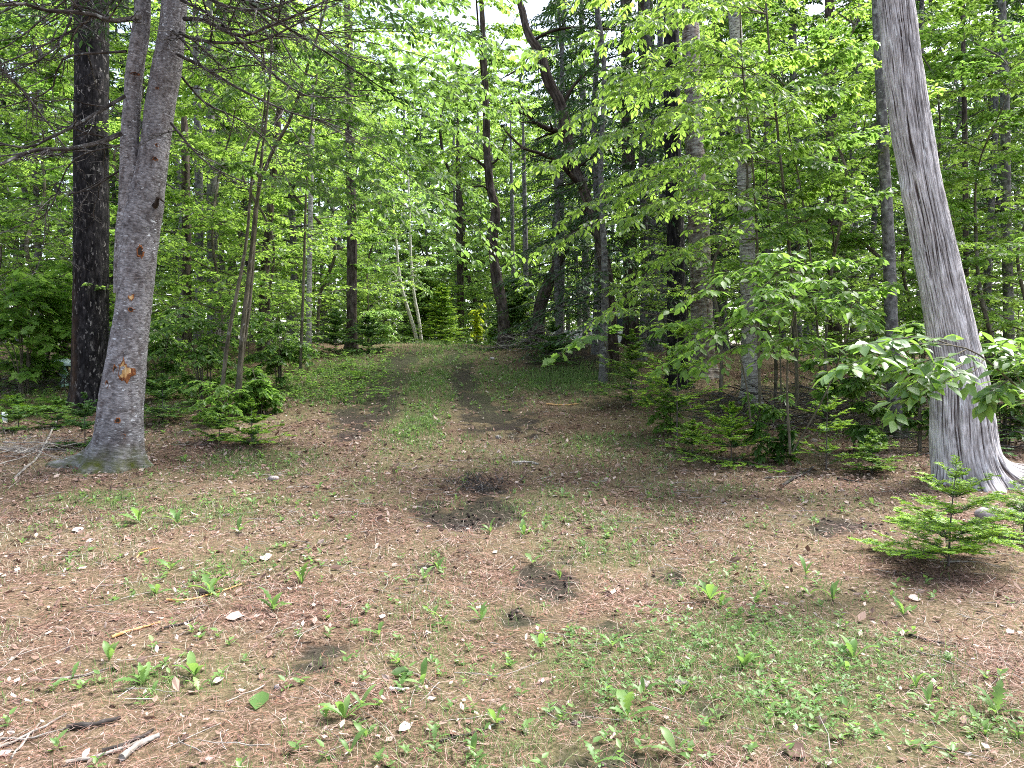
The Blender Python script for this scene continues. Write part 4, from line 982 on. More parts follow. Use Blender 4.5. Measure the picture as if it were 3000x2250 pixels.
leafy("leafy_shrub", 'wide shrub whose layered pale boughs sweep down to the left over the fir saplings', 'shrub', gd(2310, 8.4),
      [(L((2315, 1330, 8.4), (2306, 1150, 8.4), (2312, 1000, 8.4), (2335, 880, 8.4), (2360, 760, 8.4)), .016, .006), (L((2200, 1240, 8.8), (2185, 1120, 8.8), (2150, 980, 8.8), (2110, 880, 8.7)), .012, .005), (L((2325, 1320, 8.5), (2420, 1150, 8.4), (2480, 980, 8.3), (2500, 850, 8.3)), .012, .005)],
      fan((2350, 800, 8.4), [(2000, 890, 7.7), (2120, 810, 7.9), (2240, 745, 7.9), (2480, 760, 7.9), (2180, 900, 7.5)], .09) + fan((2330, 900, 8.4), [(2060, 1010, 7.6), (2200, 960, 7.4), (2450, 900, 7.7), (2260, 860, 7.3)], .09)
      + fan((2310, 1000, 8.4), [(2020, 1090, 7.8), (2250, 1040, 7.5), (2420, 1010, 7.7)], .08) + fan((2140, 960, 8.8), [(1940, 960, 8.2), (1960, 1060, 8.0), (2250, 900, 8.2)], .08) + fan((2490, 900, 8.3), [(2620, 830, 7.9), (2380, 820, 7.6), (2560, 950, 7.7)], .08),
      M['maple'], M['greenstem'], .10, 7, 1, 6, near=300, seed=11, len1=.42, len2=.4, r_l=.005, ldroop=.4)
shrub(2520, 9.4, 1.2, 1.6, 'broad leaved shrub between the wide shrub and the speckled fir', M['beech'], .11, 5, 13)
shrub(2690, 9.6, .7, 1.9, 'upright shrub growing against the left side of the cedar trunk', M['beech'], .09, 5, 14)
shrub(2950, 10.0, 1.2, 1.7, 'dense shrub behind the leafy bough, right of the cedar', M['beech'], .09, 6, 15)
shrub(2240, 9.0, .5, .75, 'small seedling with a few big leaves under the wide shrub', M['beech'], .085, 3, 16, n1=4, n2=0)
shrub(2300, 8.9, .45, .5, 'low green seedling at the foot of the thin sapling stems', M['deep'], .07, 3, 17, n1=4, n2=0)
shrub(1960, 10.4, .9, .7, 'low leafy bush between the two small firs on the right verge', M['maple'], .06, 5, 18, n2=0)
shrub(600, 12.3, 2.2, 1.9, 'spreading leafy shrub behind the thin stem clump, left', M['beech'], .085, 8, 19)
shrub(820, 13.5, 1.8, 1.5, 'leafy shrub just right of the thin stem clump', M['beech'], .08, 7, 20)
shrub(640, 11.0, 1.1, .6, 'low leafy bush at the foot of the thin stem clump', M['maple'], .085, 3, 21, n2=0)
shrub(760, 11.6, 1.1, .75, 'glossy leaved low bush between the stem clump and the track', M['maple'], .09, 5, 22, n2=1)
shrub(70, 13.4, 2.6, 2.1, 'pale broad leaved maple thicket at the left edge', M['maple'], .14, 8, 23, tmpl=L_MAPLE, name="maple_thicket", n1=5, nl=3)
shrub(190, 14.6, 2.2, 2.3, 'pale maple thicket between the left edge and the black pine', M['maple'], .14, 7, 24, tmpl=L_MAPLE, name="maple_thicket", n1=5, nl=3)
shrub(470, 12.8, 1.2, 1.5, 'leafy saplings right behind the forked trunk', M['beech'], .09, 5, 25)
shrub(1560, 19.5, 1.6, 1.6, 'bright young maple below the twisting lichened limbs', M['bright'], .10, 6, 26, tmpl=L_MAPLE)
shrub(1110, 21.5, 1.4, 1.0, 'sunny low bush at the left end of the crest', M['birchleaf'], .08, 5, 27)
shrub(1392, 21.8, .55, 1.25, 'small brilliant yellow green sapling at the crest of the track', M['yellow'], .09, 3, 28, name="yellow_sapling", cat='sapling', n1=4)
shrub(1450, 21.5, .9, .7, 'bright green bush beside the yellow sapling', M['bright'], .08, 5, 29)
# low maple spray with big leaves over the verge
leafy("maple_seedling", 'low striped maple shoot with large pale leaves over the right bank', 'seedling', gd(1790, 12.6),
      [(L((1790, 1060, 12.6), (1770, 1000, 12.5), (1750, 985, 12.4)), .008, .005)], fan((1750, 985, 12.4), [(1620, 1050, 11.8), (1700, 1000, 11.6)], .06) + fan((1760, 990, 12.4), [(1800, 960, 12.2)], .05),
      M['maple'], M['greenstem'], .15, 3, 0, 4, tmpl=L_MAPLE, seed=31, len1=.3)
# birch clump in the sunny gap
bb = gd(1232, 26)
leafy("white_birch_tree", 'young birch with two white stems and pale foliage beyond the crest', 'tree', bb,
      [(L((1228, 1025, 26), (1212, 960, 26), (1190, 890, 26), (1172, 820, 26), (1160, 700, 26), (1150, 560, 26)), .07, .03), (L((1236, 1020, 26), (1228, 940, 26), (1214, 870, 26), (1205, 780, 26), (1200, 640, 26), (1195, 500, 26)), .06, .03)],
      fan((1172, 820, 26), [(1090, 860, 25), (1120, 780, 24.6), (1090, 740, 25.5)], .05) + fan((1160, 700, 26), [(1080, 680, 25), (1240, 640, 25), (1120, 620, 24.6)], .05) + fan((1206, 800, 26), [(1300, 780, 25), (1250, 860, 24.8), (1290, 720, 25)], .05) + fan((1198, 620, 26), [(1290, 560, 25), (1120, 520, 25.5), (1230, 560, 24.6), (1310, 640, 25.4)], .05),
      M['birchleaf'], M['whitebark'], .10, 8, 3, 7, seed=32, r_l=.02, len1=.4)
leafy("maple_tree", 'leafy crown of a slender maple filling the gap above the crooked trunk', 'tree', gd(1462, 20.5),
      [(L((1462, 1010, 20.5), (1456, 800, 20.5), (1436, 500, 20.5), (1410, 200, 20.5), (1385, -150, 20.5)), .05, .02)],
      fan((1392, 420, 20.5), [(1250, 480, 19.5), (1520, 460, 19.8), (1330, 540, 19)], .07) + fan((1390, 250, 20.5), [(1230, 260, 19.3), (1540, 250, 19.6), (1320, 300, 18.6), (1450, 330, 18.8)], .06)
      + fan((1388, 100, 20.5), [(1250, 60, 19.2), (1520, 80, 19.5), (1340, 120, 18.5), (1450, 160, 18.8)], .05) + fan((1384, -40, 20.5), [(1270, -60, 19.2), (1500, -40, 19.5), (1330, 0, 18.5), (1440, 10, 18.8)], .05),
      M['bright'], M['brownbark'], .12, 10, 3, 7, seed=77, r_l=.02, len1=.36, len2=.42, tmpl=L_FAR)
print("after saplings", TRIS)

# foreground bough from the right edge
leafy("beech_bough_shrub", 'beech with a leafy bough crossing in front of the cedar trunk from the right', 'shrub', gd(3080, 5.6),
      [(L((3090, 1560, 5.6), (3075, 1350, 5.5), (3050, 1200, 5.4), (2960, 1115, 5.2), (2870, 1040, 5.0), (2810, 1015, 4.9), (2735, 1008, 4.8)), .012, .004)],
      [L((2735, 1008, 4.8), (2640, 1010, 4.7), (2540, 1050, 4.6), (2445, 1085, 4.5)), L((2830, 1025, 4.9), (2780, 1045, 4.8), (2700, 1060, 4.7), (2615, 1095, 4.6)), L((2885, 1050, 5.0), (2850, 1090, 4.9), (2780, 1110, 4.8), (2690, 1150, 4.7), (2610, 1205, 4.7)),
       L((2960, 1110, 5.2), (2930, 1130, 5.1), (2900, 1150, 5.0), (2900, 1180, 5.0)), L((2790, 1012, 4.9), (2700, 985, 4.8), (2600, 1000, 4.7), (2520, 1010, 4.65)), L((2860, 1035, 5.0), (2800, 1080, 4.9), (2720, 1090, 4.8), (2640, 1140, 4.7)), L((3000, 1140, 5.3), (2970, 1080, 5.2), (2960, 1040, 5.1), (2920, 1010, 5.1)), L((3060, 1180, 5.4), (3000, 1040, 5.3), (2960, 1000, 5.3)), L((3050, 1200, 5.4), (3000, 1070, 5.0), (2960, 1060, 4.9))],
      M['bough'], M['greenstem'], .10, 8, 0, 7, near=300, seed=33, len1=.3, ldroop=.35, r_l=.005, tmpl=L_NEAR)
print("after bough", TRIS)
# ------------------------------------------------------------------ young firs
def young_fir(px, D, h, w, label, near=False, dens=1.0, seed=0, tip=.8, base_frac=.06, lean=0.0, group='young firs at the edge of the clearing', nmat='fir', sparse=1.0, levels=None, name="fir_sapling", base=None, droop=.10, nsize=.024):
    rg = np.random.default_rng(seed + 500); g = gd(px, D) if base is None else np.asarray(base, float)
    T = thing(name, g, label, 'sapling', group)
    top = g + A_([lean * h, 0, h]); P = pline([g - A_([0, 0, .05]), g * .5 + top * .5 + A_([lean * h * -.2, 0, 0]), top], 14)
    V, Q, bk = tubes(P[None], np.linspace(.004 + .007 * h, .002, 14)[None], 7); MB().add(V, Q, bk=bk).build("stem", M['twig'], T)
    nl = levels or max(4, int(h / .15)); allb, allr, bright = [], [], []
    for i in range(nl):
        f = base_frac + (1 - base_frac) * (i + .3 + rg.uniform(-.3, .3)) / nl; c = P[0] * (1 - f) + P[-1] * f
        nb = (8 if near else 7) if f < .8 else 4
        for k in range(nb):
            if rg.uniform() > sparse: continue
            a_ = k * 6.283 / nb + i * 1.1 + rg.uniform(-.3, .3); Lb = (w / 2 * (1 - f) ** .75 + .05 * h + .03) * rg.uniform(.7, 1.15)
            el = math.radians(8 + 35 * f + rg.uniform(-8, 8)); d = A_([math.cos(a_) * math.cos(el), math.sin(a_) * math.cos(el), math.sin(el)])
            s = np.linspace(0, 1, 8)[:, None]; allb.append(c + d * Lb * s - A_([0, 0, droop * Lb]) * s ** 2 + np.cumsum(rg.normal(0, .022, (8, 3)), 0) * Lb)
            allr.append(np.linspace(.0025 + .004 * Lb, .001, 8))
    s = np.linspace(0, 1, 8)[:, None]; allb.append(P[-1] + A_([0, 0, .10 * min(h, 1.2) ** .5]) * s * 1.0 + rg.normal(0, .002, (8, 3))); allr.append(np.full(8, .0014))
    B = A_(allb); R = A_(allr)
    def needles(Pl, dn, tone0, tone1):
        Ln = np.linalg.norm(np.diff(Pl, axis=1), axis=-1).sum(1); n = max(4, int(np.median(Ln) * dn))
        O, X, Nn, S = leafspots(Pl, n, nsize, 58, .05, -.05, .55, rg=rg, szj=.2)
        tt = np.tile(np.linspace(0, 1, n), len(Pl)); tn = np.clip(np.where(tt > .3, tone1, tone0) + rg.normal(0, .1, len(tt)), 0, 1)
        S = S * (1 - .45 * tt ** 3)
        V, Fs = inst(L_NEEDLE, O, X, Nn, S * (1.15 if near else 1.5), 2.6 if near else 4.0)
        return V, Fs, np.repeat(tn, 4)
    groups = range(len(B)) if near else [None]
    for gi_ in groups:
        Bs, Rs = (B, R) if gi_ is None else (B[gi_:gi_ + 1], R[gi_:gi_ + 1])
        mb = MB(); V, Q, bk = tubes(Bs, Rs, 4); mb.add(V, Q, bk=bk)
        Ln = np.linalg.norm(np.diff(Bs, axis=1), axis=-1).sum(1); ns = max(4, int(np.max(Ln) / .036)) if near else max(4, int(np.mean(Ln) / .05))
        S1, R1 = sub(Bs, Rs, ns, 48, .42, .03, 5, .18, .97, .03, .08, .55, .6, .01, rg=rg); V, Q, bk = tubes(S1, np.maximum(R1, .0009), 3); mb.add(V, Q, bk=bk)
        o = mb.build("branch", M['twig'], T)
        nb_ = MB()
        for Pl, dn in ((S1, 420 * dens), (Bs, 380 * dens)):
            V, Fs, tn = needles(Pl, dn, .12 * tip, tip); nb_.add(V, Fs, tone=tn)
        if near:
            S2, R2 = sub(S1, R1, 3, 45, .45, .03, 4, .3, .9, .02, .08, .4, .6, .01, rg=rg); V, Fs, tn = needles(S2, 420 * dens, .2, tip); nb_.add(V, Fs, tone=tn)
        c = nb_.build("needles", M[nmat], None, origin=A_(T.location)); c.location = (0, 0, 0); c.parent = o; c["kind"] = 'stuff'
    return T
young_fir(2790, 5.15, .68, 1.1, 'near fir sapling with bright yellow green tips standing in front of the cedar foot', near=True, dens=.9, seed=1, tip=1.0, base_frac=.10, lean=.06, group=None, levels=6, sparse=.8)
young_fir(3010, 5.9, .42, .75, 'low fir sapling spreading in from the right edge beside the stones', near=True, dens=.9, seed=2, tip=.7, group=None)
young_fir(2425, 8.6, .98, .95, 'thin open fir sapling with bright tips, left of the speckled fir', seed=3, tip=.95, sparse=.55, dens=.8)
young_fir(2145, 9.0, .62, 1.25, 'low bushy fir sapling under the left end of the wide shrub', seed=4, tip=.9, dens=.8, levels=5)
young_fir(1985, 10.2, 1.5, 1.7, 'tallest fir sapling on the right verge with layered boughs', seed=5, tip=1.0, dens=.7, levels=7, sparse=.62, base_frac=.22)
young_fir(2030, 9.4, .35, .9, 'small low fir sapling in front of the tallest one on the right verge', seed=6, tip=.8, dens=.8)
young_fir(1850, 12.4, 1.15, 1.6, 'fir sapling behind the maple shoot on the right bank', seed=7, tip=.5, dens=.6, levels=7, sparse=.7)
young_fir(2560, 8.4, .40, .8, 'tiny fir sapling on the mossy ground near the cedar foot', seed=8, tip=.6, dens=.7)
young_fir(735, 9.6, .52, 1.05, 'round bushy fir sapling on the left, right of the forked trunk', seed=9, tip=.85, dens=.8)
young_fir(640, 9.9, .45, .9, 'small fir sapling touching the round bushy one, left', seed=10, tip=.5, dens=.9)
young_fir(475, 11.0, .65, 1.1, 'fir sapling close behind the right side of the forked trunk', seed=11, tip=.3, dens=.7)
young_fir(245, 9.7, .62, .85, 'dark fir sapling between the black pine and the forked trunk foot', seed=12, tip=.12, dens=1.0)
young_fir(50, 10.6, .45, .9, 'low fir sapling near the left edge behind the heap of sticks', seed=13, tip=.3, dens=.7)
young_fir(165, 10.8, .38, .8, 'low fir sapling left of the black pine foot', seed=14, tip=.35, dens=.7)
young_fir(985, 18.0, 1.0, 1.6, 'dark spruce sapling at the foot of the straight brown trunk', seed=15, tip=.2, dens=.10, name="spruce_sapling", nsize=.06)
young_fir(1080, 18.5, .8, 1.3, 'small spruce sapling just right of the straight brown trunk', seed=16, tip=.15, dens=.16, name="spruce_sapling", nsize=.06)
young_fir(1295, 25.0, 2.1, 1.5, 'conical spruce sapling in the sunny gap beyond the crest', seed=17, tip=.8, dens=.06, name="spruce_sapling", nsize=.09)
young_fir(1500, 19.5, 1.7, 1.8, 'dark young spruce at the foot of the crooked maple', seed=18, tip=.2, dens=.10, name="spruce_sapling", nsize=.06)
young_fir(1250, 31, 3.6, 2.4, 'larger spruce sapling behind the white birch stems', seed=19, tip=.5, dens=.05, name="spruce_sapling", nsize=.10)
young_fir(1620, 16.2, .8, 1.3, 'spruce sapling on the low bank right of the leaning dark tree', seed=20, tip=.2, dens=.2, name="spruce_sapling", nsize=.05)
young_fir(2870, 9.0, .7, .9, 'shaded fir sapling behind the right root of the cedar', seed=21, tip=.1, dens=.6)
print("after firs", TRIS)

# ------------------------------------------------------------------ tall trees of the woods: prototypes copied through the forest
def proto_broad(seed, lmat, bark, h=13, z0=2.2, n=30, size=.12, L0=2.9, r0=.11):
    rg = np.random.default_rng(seed); k = 7
    ctr = A_([[rg.normal(0, .12) * i, rg.normal(0, .12) * i, h * i / (k - 1) - .3 * (i == 0), r0 * (1 - .8 * i / (k - 1))] for i in range(k)])
    T = bpy.data.objects.new("maple_tree", None); COL.objects.link(T)
    o = bole_obj("trunk", ctr, bark, T, 14, 40, rough(.01, 3, 3, seed, .3, 0))
    LP, LR = limbs_on(ctr, n, z0, h * .97, L0, 1.0, 22, .15, .3, 8, rg)
    mb = MB(); V, Q, bk = tubes(LP, LR + .004, 4); mb.add(V, Q, bk=bk)
    A, RA = sub(LP, LR, 8, 48, .42, .1, 5, .12, .97, .03, .15, .5, .5, .03, rg=rg); V, Q, bk = tubes(A, np.maximum(RA, .003), 3); mb.add(V, Q, bk=bk)
    mb.build("branches", bark, T)["kind"] = 'stuff'
    B, RB = sub(A, RA, 4, 45, .5, .1, 4, .2, .95, 0, .2, .4, .6, .03, rg=rg)
    O, X, Nn, S = [np.concatenate(q) for q in zip(leafspots(B, 9, size, 52, .1, .35, .4, rg=rg), leafspots(A, 10, size, 52, .1, .35, .4, rg=rg))]
    f = MB().add(*inst(L_FAR, O, X, Nn, S)).build("foliage", lmat, T); f["kind"] = 'stuff'
    return T
def proto_conifer(seed, h=15, z0=3.0, dead=True, L0=1.9, nm='spruce'):
    rg = np.random.default_rng(seed)
    ctr = A_([[rg.normal(0, .05) * i, rg.normal(0, .05) * i, h * i / 6 - .3 * (i == 0), .105 * (1 - .85 * i / 6)] for i in range(7)])
    T = bpy.data.objects.new("spruce_tree", None); COL.objects.link(T)
    bole_obj("trunk", ctr, M['greybark'], T, 14, 40, rough(.008, 3, 3, seed, .3, 0))
    if dead:
        LP, LR = limbs_on(ctr, 26, .8, z0 + 2, .9, 1.3, -5, .1, .2, 6, rg); mb = MB(); V, Q, bk = tubes(LP, LR * .6 + .0025, 4); mb.add(V, Q, bk=bk)
        A, RA = sub(LP, LR, 6, 45, .4, .05, 4, .2, .97, 0, .3, .5, .4, .05, rg=rg); V, Q, bk = tubes(A, np.maximum(RA * .5, .0022), 3); mb.add(V, Q, bk=bk)
        mb.build("dead_branches", M['deadtwig'], T)["kind"] = 'stuff'
    LP, LR = limbs_on(ctr, 62, z0, h * .98, L0, .35, -4, .22, .25, 8, rg); mb = MB(); V, Q, bk = tubes(LP, LR, 4); mb.add(V, Q, bk=bk); mb.build("branches", M['deadtwig'], T)["kind"] = 'stuff'
    A, RA = sub(LP, LR, 12, 50, .34, .15, 4, .12, .97, -.05, .15, .5, .5, .02, rg=rg)
    O, X, Nn, S = [np.concatenate(q) for q in zip(leafspots(A, 8, .16, 42, .05, .25, .5, rg=rg), leafspots(LP, 14, .16, 45, .1, .25, .5, rg=rg))]
    t_ = np.repeat(rg.uniform(0, .6, len(O)), 4)
    f = MB().add(*inst(L_SPRAY, O, X, Nn, S), tone=t_).build("foliage", M[nm], T); f["kind"] = 'stuff'
    return T
def proto_sapling(seed, lmat, h=3.2, size=.10):
    rg = np.random.default_rng(seed); T = bpy.data.objects.new("maple_sapling", None); COL.objects.link(T)
    ctr = A_([[rg.normal(0, .06) * i, rg.normal(0, .06) * i, h * i / 5 - .1 * (i == 0), .02 * (1 - .8 * i / 5)] for i in range(6)])
    bole_obj("stem", ctr, M['greenstem'], T, 8, 20, rough(.001, 3, 3, seed))
    LP, LR = limbs_on(ctr, 30, .3, h * .98, h * .38, .35, 18, .15, .3, 7, rg)
    A, RA = sub(LP, LR, 6, 48, .42, .1, 5, .15, .97, .03, .15, .5, .5, .03, rg=rg)
    mb = MB(); V, Q, bk = tubes(LP, LR, 4); mb.add(V, Q, bk=bk); V, Q, bk = tubes(A, np.maximum(RA, .0015), 3); mb.add(V, Q, bk=bk); mb.build("twigs", M['greenstem'], T)["kind"] = 'stuff'
    O, X, Nn, S = [np.concatenate(q) for q in zip(leafspots(A, 7, size, 52, .1, .3, .4, rg=rg), leafspots(LP, 8, size, 52, .3, .3, .4, rg=rg))]
    f = MB().add(*inst(L_FAR, O, X, Nn, S)).build("foliage", lmat, T); f["kind"] = 'stuff'
    return T
def copy_thing(src, loc, rz, sc, label, cat, group):
    r = src.copy(); COL.objects.link(r); r.location = tuple(loc); r.rotation_euler = (0, 0, rz); r.scale = (sc[0], sc[0], sc[1])
    for ch in src.children:
        c_ = ch.copy(); COL.objects.link(c_); c_.parent = r
    return tag(r, label, cat, group)
protos = {
    'm0': proto_broad(61, M['woods'], M['greybark'], 14, 1.4, 44), 'm1': proto_broad(62, M['bright'], M['greybark'], 15, 2.6, 42), 'm2': proto_broad(63, M['beech'], M['brownbark'], 13, 1.2, 40),
    't0': proto_broad(71, M['bright'], M['greenstem'], 8.5, 1.2, 26, .09, 2.3, .035), 't1': proto_broad(72, M['maple'], M['greenstem'], 7.0, 1.0, 22, .10, 2.0, .03),
    's0': proto_conifer(64), 's1': proto_conifer(65, 16, 1.2, False, 2.3), 's2': proto_conifer(66, 17, 5.0, True, 1.7), 
    'p0': proto_sapling(67, M['woods']), 'p1': proto_sapling(68, M['bright'], 2.6, .11), 'p2': proto_sapling(69, M['beech'], 3.8), 'p3': proto_sapling(70, M['birchleaf'], 4.6, .12)}
print("after protos", TRIS)
used = set()
MARKS = [(0, 'the left edge'), (265, 'the black pine'), (395, 'the forked fir'), (546, 'the broken snag'), (602, 'the paired fir trunks'), (720, 'the thin stem clump'), (780, 'the dark rough trunk'), (905, 'the thin pale birch'), (1030, 'the straight brown trunk'),
         (1180, 'the white birch stems'), (1295, 'the conical spruce sapling'), (1390, 'the yellow sapling'), (1455, 'the crooked maple'), (1590, 'the leaning dark tree'), (1770, 'the lichened dead tree'), (1910, 'the three thin fir trunks'), (1980, 'the stout furrowed trunk'),
         (2050, 'the peeling birch'), (2190, 'the grey birch'), (2310, 'the wide shrub'), (2610, 'the speckled fir'), (2780, 'the leaning cedar'), (2955, 'the right edge trunk'), (3060, 'the right edge')]
def where(px):
    k = max(i for i, m in enumerate(MARKS) if m[0] <= max(px, 0)); k2 = min(k + 1, len(MARKS) - 1)
    a_, b_ = MARKS[k], MARKS[k2]
    if abs(px - a_[0]) < 22: return 'straight behind ' + a_[1]
    if abs(px - b_[0]) < 22: return 'straight behind ' + b_[1]
    return 'between %s and %s' % (a_[1], b_[1])
WORD = {'m': ('leafy woodland maple', 'woodland trees with leafy crowns', 'tree'), 's': ('dark woodland spruce', 'woodland spruces', 'tree'), 't': ('tall thin leafy hornbeam', 'tall thin hornbeams', 'tree'), 'p': ('slim leafy understory maple', 'understory saplings', 'sapling')}
LABS = {}
def plant(kind, px, D, rz=None, s=1.0, sz=None):
    g = gd(px, D); k = kind[0]; w_, grp, cat = WORD[k]
    key = (k, where(px)); n = LABS.get(key, 0); LABS[key] = n + 1
    adj = ['nearest', 'farther', 'third', 'fourth', 'fifth', 'sixth', 'seventh'][min(n, 6)]
    lab = '%s %s %s' % (adj, w_, where(px))
    src = protos[kind]; rz = rng.uniform(0, 6.28) if rz is None else rz; sc = (s, sz or s)
    if kind in used: copy_thing(src, g, rz, sc, lab, cat, grp)
    else:
        used.add(kind); src.location = tuple(g); src.rotation_euler = (0, 0, rz); src.scale = (sc[0], sc[0], sc[1]); tag(src, lab, cat, grp)
plan = []
# spruces: the dark one right of the track, more left and right
for kk, px, D, s in (('s1', 1745, 17.0, .95), ('s0', 1640, 21, .9), ('s1', 2900, 16, .8), ('s0', 3120, 15, 1), ('s0', 440, 24, .9), ('s2', 660, 24, 1), ('s1', 940, 29, .8), ('s0', 1130, 40, .9), ('s1', 1400, 41, .8), ('s2', 1630, 32, 1),
                     ('s0', 2010, 25, 1), ('s2', 2240, 22, 1), ('s0', 2360, 26, 1), ('s1', 2560, 23, 1), ('s2', 2690, 20, 1), ('s0', 2900, 24, 1.1), ('s0', 330, 26, 1), ('s2', 120, 23, 1), ('s1', -160, 16, .9), ('s0', -60, 27, 1), ('s0', 520, 30, 1.1), ('s1', 1250, 40, .9), ('s0', 1480, 42, 1), ('s1', 840, 38, .9), ('s0', 1700, 36, 1), ('s0', 2120, 34, 1.1), ('s2', 2480, 33, 1.1), ('s1', 2780, 31, 1), ('s2', 3200, 26, 1)):
    plan.append((kk, px, D, s))
for kk, px, D, s in (('m0', 60, 25, 1), ('m1', 200, 23, 1), ('m0', 420, 26, 1), ('m1', 540, 22, 1), ('m0', 690, 25, 1), ('m1', 860, 21, 1), ('m0', 965, 27, .95), ('m1', 1090, 38, .9), ('m1', -120, 21, 1.1), ('m0', 300, 30, 1.1), ('m1', 640, 32, 1.1), ('m0', 860, 31, 1), ('m1', 1320, 46, 1), ('m1', 1470, 30, .9), ('m2', 1385, 34, 1.1), ('m0', 1200, 44, 1.1), ('m1', 1500, 44, .95), ('m1', 1560, 36, 1.1),
                     ('m1', 1700, 33, 1), ('m0', 1960, 30, 1.1), ('m1', 2200, 28, 1), ('m0', 2300, 27, 1), ('m1', 2500, 25, 1), ('m1', 2080, 19.5, .9), ('m1', 2740, 24, 1), ('m0', 2860, 26, 1), ('m1', 3060, 23, 1), ('m1', 2640, 27, 1.1), ('m0', 2950, 29, 1.1), ('m1', 60, 28, 1.1), ('m0', 1780, 41, 1.2), ('m1', 1060, 42, 1.1), ('m0', 420, 40, 1.2), ('m1', 2380, 39, 1.2), ('m0', 3250, 30, 1.2), ('m1', -250, 30, 1.2), ('m1', 740, 27, 1.0)):
    plan.append((kk, px, D, s))
for kk, px, D, s in (('p1', -40, 15, 1), ('p0', 120, 16.5, 1), ('p1', 330, 15.5, .9), ('p0', 420, 18, 1.1), ('p1', 500, 16, .8), ('p2', 560, 19, .9), ('p1', 650, 17.5, 1), ('p0', 730, 16.5, .8), ('p1', 830, 19, 1), ('p0', 860, 16, .6), ('p1', 930, 22, 1.1), ('p0', 980, 24, .9), ('p1', 1060, 24, .8), ('p1', 1090, 28, 1.2), ('p0', 1160, 31, 1.2),
                     ('p1', 1340, 29, 1.1), ('p0', 1420, 27, .9), ('p1', 1530, 24, .9), ('p0', 1600, 22, .7), ('p1', 2100, 21, 1), ('p0', 2480, 16, .8), ('p1', 2560, 19, 1), ('p0', 2700, 15, .8), ('p1', 2860, 16, 1), ('p0', 3000, 14, .8), ('p1', 3060, 17, 1), ('p1', 240, 21, 1.2), ('p0', 60, 22, 1.3), ('p1', 2240, 24, 1.2), ('p1', 1250, 35, 1.4), ('p3', 1120, 27, .9), ('p3', 1290, 30, 1.1), ('p3', 1180, 34, 1.3), ('p3', 1360, 31, .9), ('p3', 1430, 36, 1.2), ('p3', 1070, 33, 1.2), ('p1', 1330, 26, .5)):
    plan.append((kk, px, D, s))
for kk, px, D, s in (('t0', 2010, 15.5, .9), ('t0', 2110, 12.2, .85), ('t0', 2420, 11.6, .9), ('t1', 2540, 13, 1), ('t0', 2670, 13.2, 1), ('t1', 2870, 11.8, .9), ('t0', 3010, 12.5, 1), ('t1', 2180, 19, 1.2),
                     ('t0', 430, 14, 1), ('t0', 650, 15, 1), ('t0', 790, 15.5, 1), ('t1', 930, 20, 1.2), ('t0', -20, 14, 1), ('t1', 120, 15, 1.1), ('t0', 1080, 24, 1.0), ('t0', 720, 20, 1.3), ('t0', 1530, 30, 1.2), ('t0', 1400, 40, 1.5), ('t0', 1250, 42, 1.6), ('t1', 1340, 50, 2.0), ('t0', 1480, 52, 2.0), ('t0', 1620, 40, 1.5), ('t0', 1150, 52, 2.0), ('s1', 1765, 14.4, .75), ('s1', 2500, 17, .9), ('s0', 2230, 18.5, .9), ('s1', 2100, 21, 1), ('t1', 2270, 13.2, .8), ('s1', 1640, 17.5, .75), ('s0', 1880, 16.5, .9)):
    plan.append((kk, px, D, s))
plan.sort(key=lambda q: q[2])
for q in plan: plant(q[0], q[1], q[2], s=q[3])

# the far wood behind everything: one mass of leaf sprays and thin trunks
n_ = 110000; x = rng.uniform(-52, 52, n_); y = 44 + rng.uniform(0, 20, n_) - np.abs(x) * .25
cl = n2(x, y, .16, 91, 2); z = height(x, y) + rng.uniform(0, 1, n_) ** .85 * (20 + 8 * cl)
kp = fbm(np.stack([x * .35, y * .35, z * .3], -1), 2, 92) > -.12 - .5 * (z < 8)
O = np.stack([x, y, z], -1)[kp]; m_ = len(O); az = rng.uniform(0, 6.28, m_); X_ = nrm(np.stack([np.cos(az), np.sin(az), rng.normal(-.3, .3, m_)], -1)); Nn = rng.normal(0, .5, (m_, 3)) + A_([0, 0, 1.]); Nn = nrm(Nn - (Nn * X_).sum(-1, keepdims=True) * X_)
fw = MB().add(*inst(L_FAR, O, X_, Nn, rng.uniform(.28, .75, m_))).build("far_woods", M['woods']); tag(fw, 'distant green wood closing the view behind all the trees', 'woods', kind='stuff')
x = rng.uniform(-45, 45, 110); y = rng.uniform(36, 62, 110); Pt = []
for i in range(110):
    zz = hgt(x[i], y[i]); Pt.append([[x[i] + rng.normal(0, .02) * k, y[i], zz - .3 + k * 3.4] for k in range(6)])
V, Q, bk = tubes(A_(Pt), np.tile(np.linspace(.12, .05, 6), (110, 1)) * rng.uniform(.5, 1.2, (110, 1)), 6)
tag(MB().add(V, Q, bk=bk).build("far_trunks", M['greybark']), 'countless thin trunks of the distant wood', 'woods', kind='stuff')
print("after woods", TRIS)

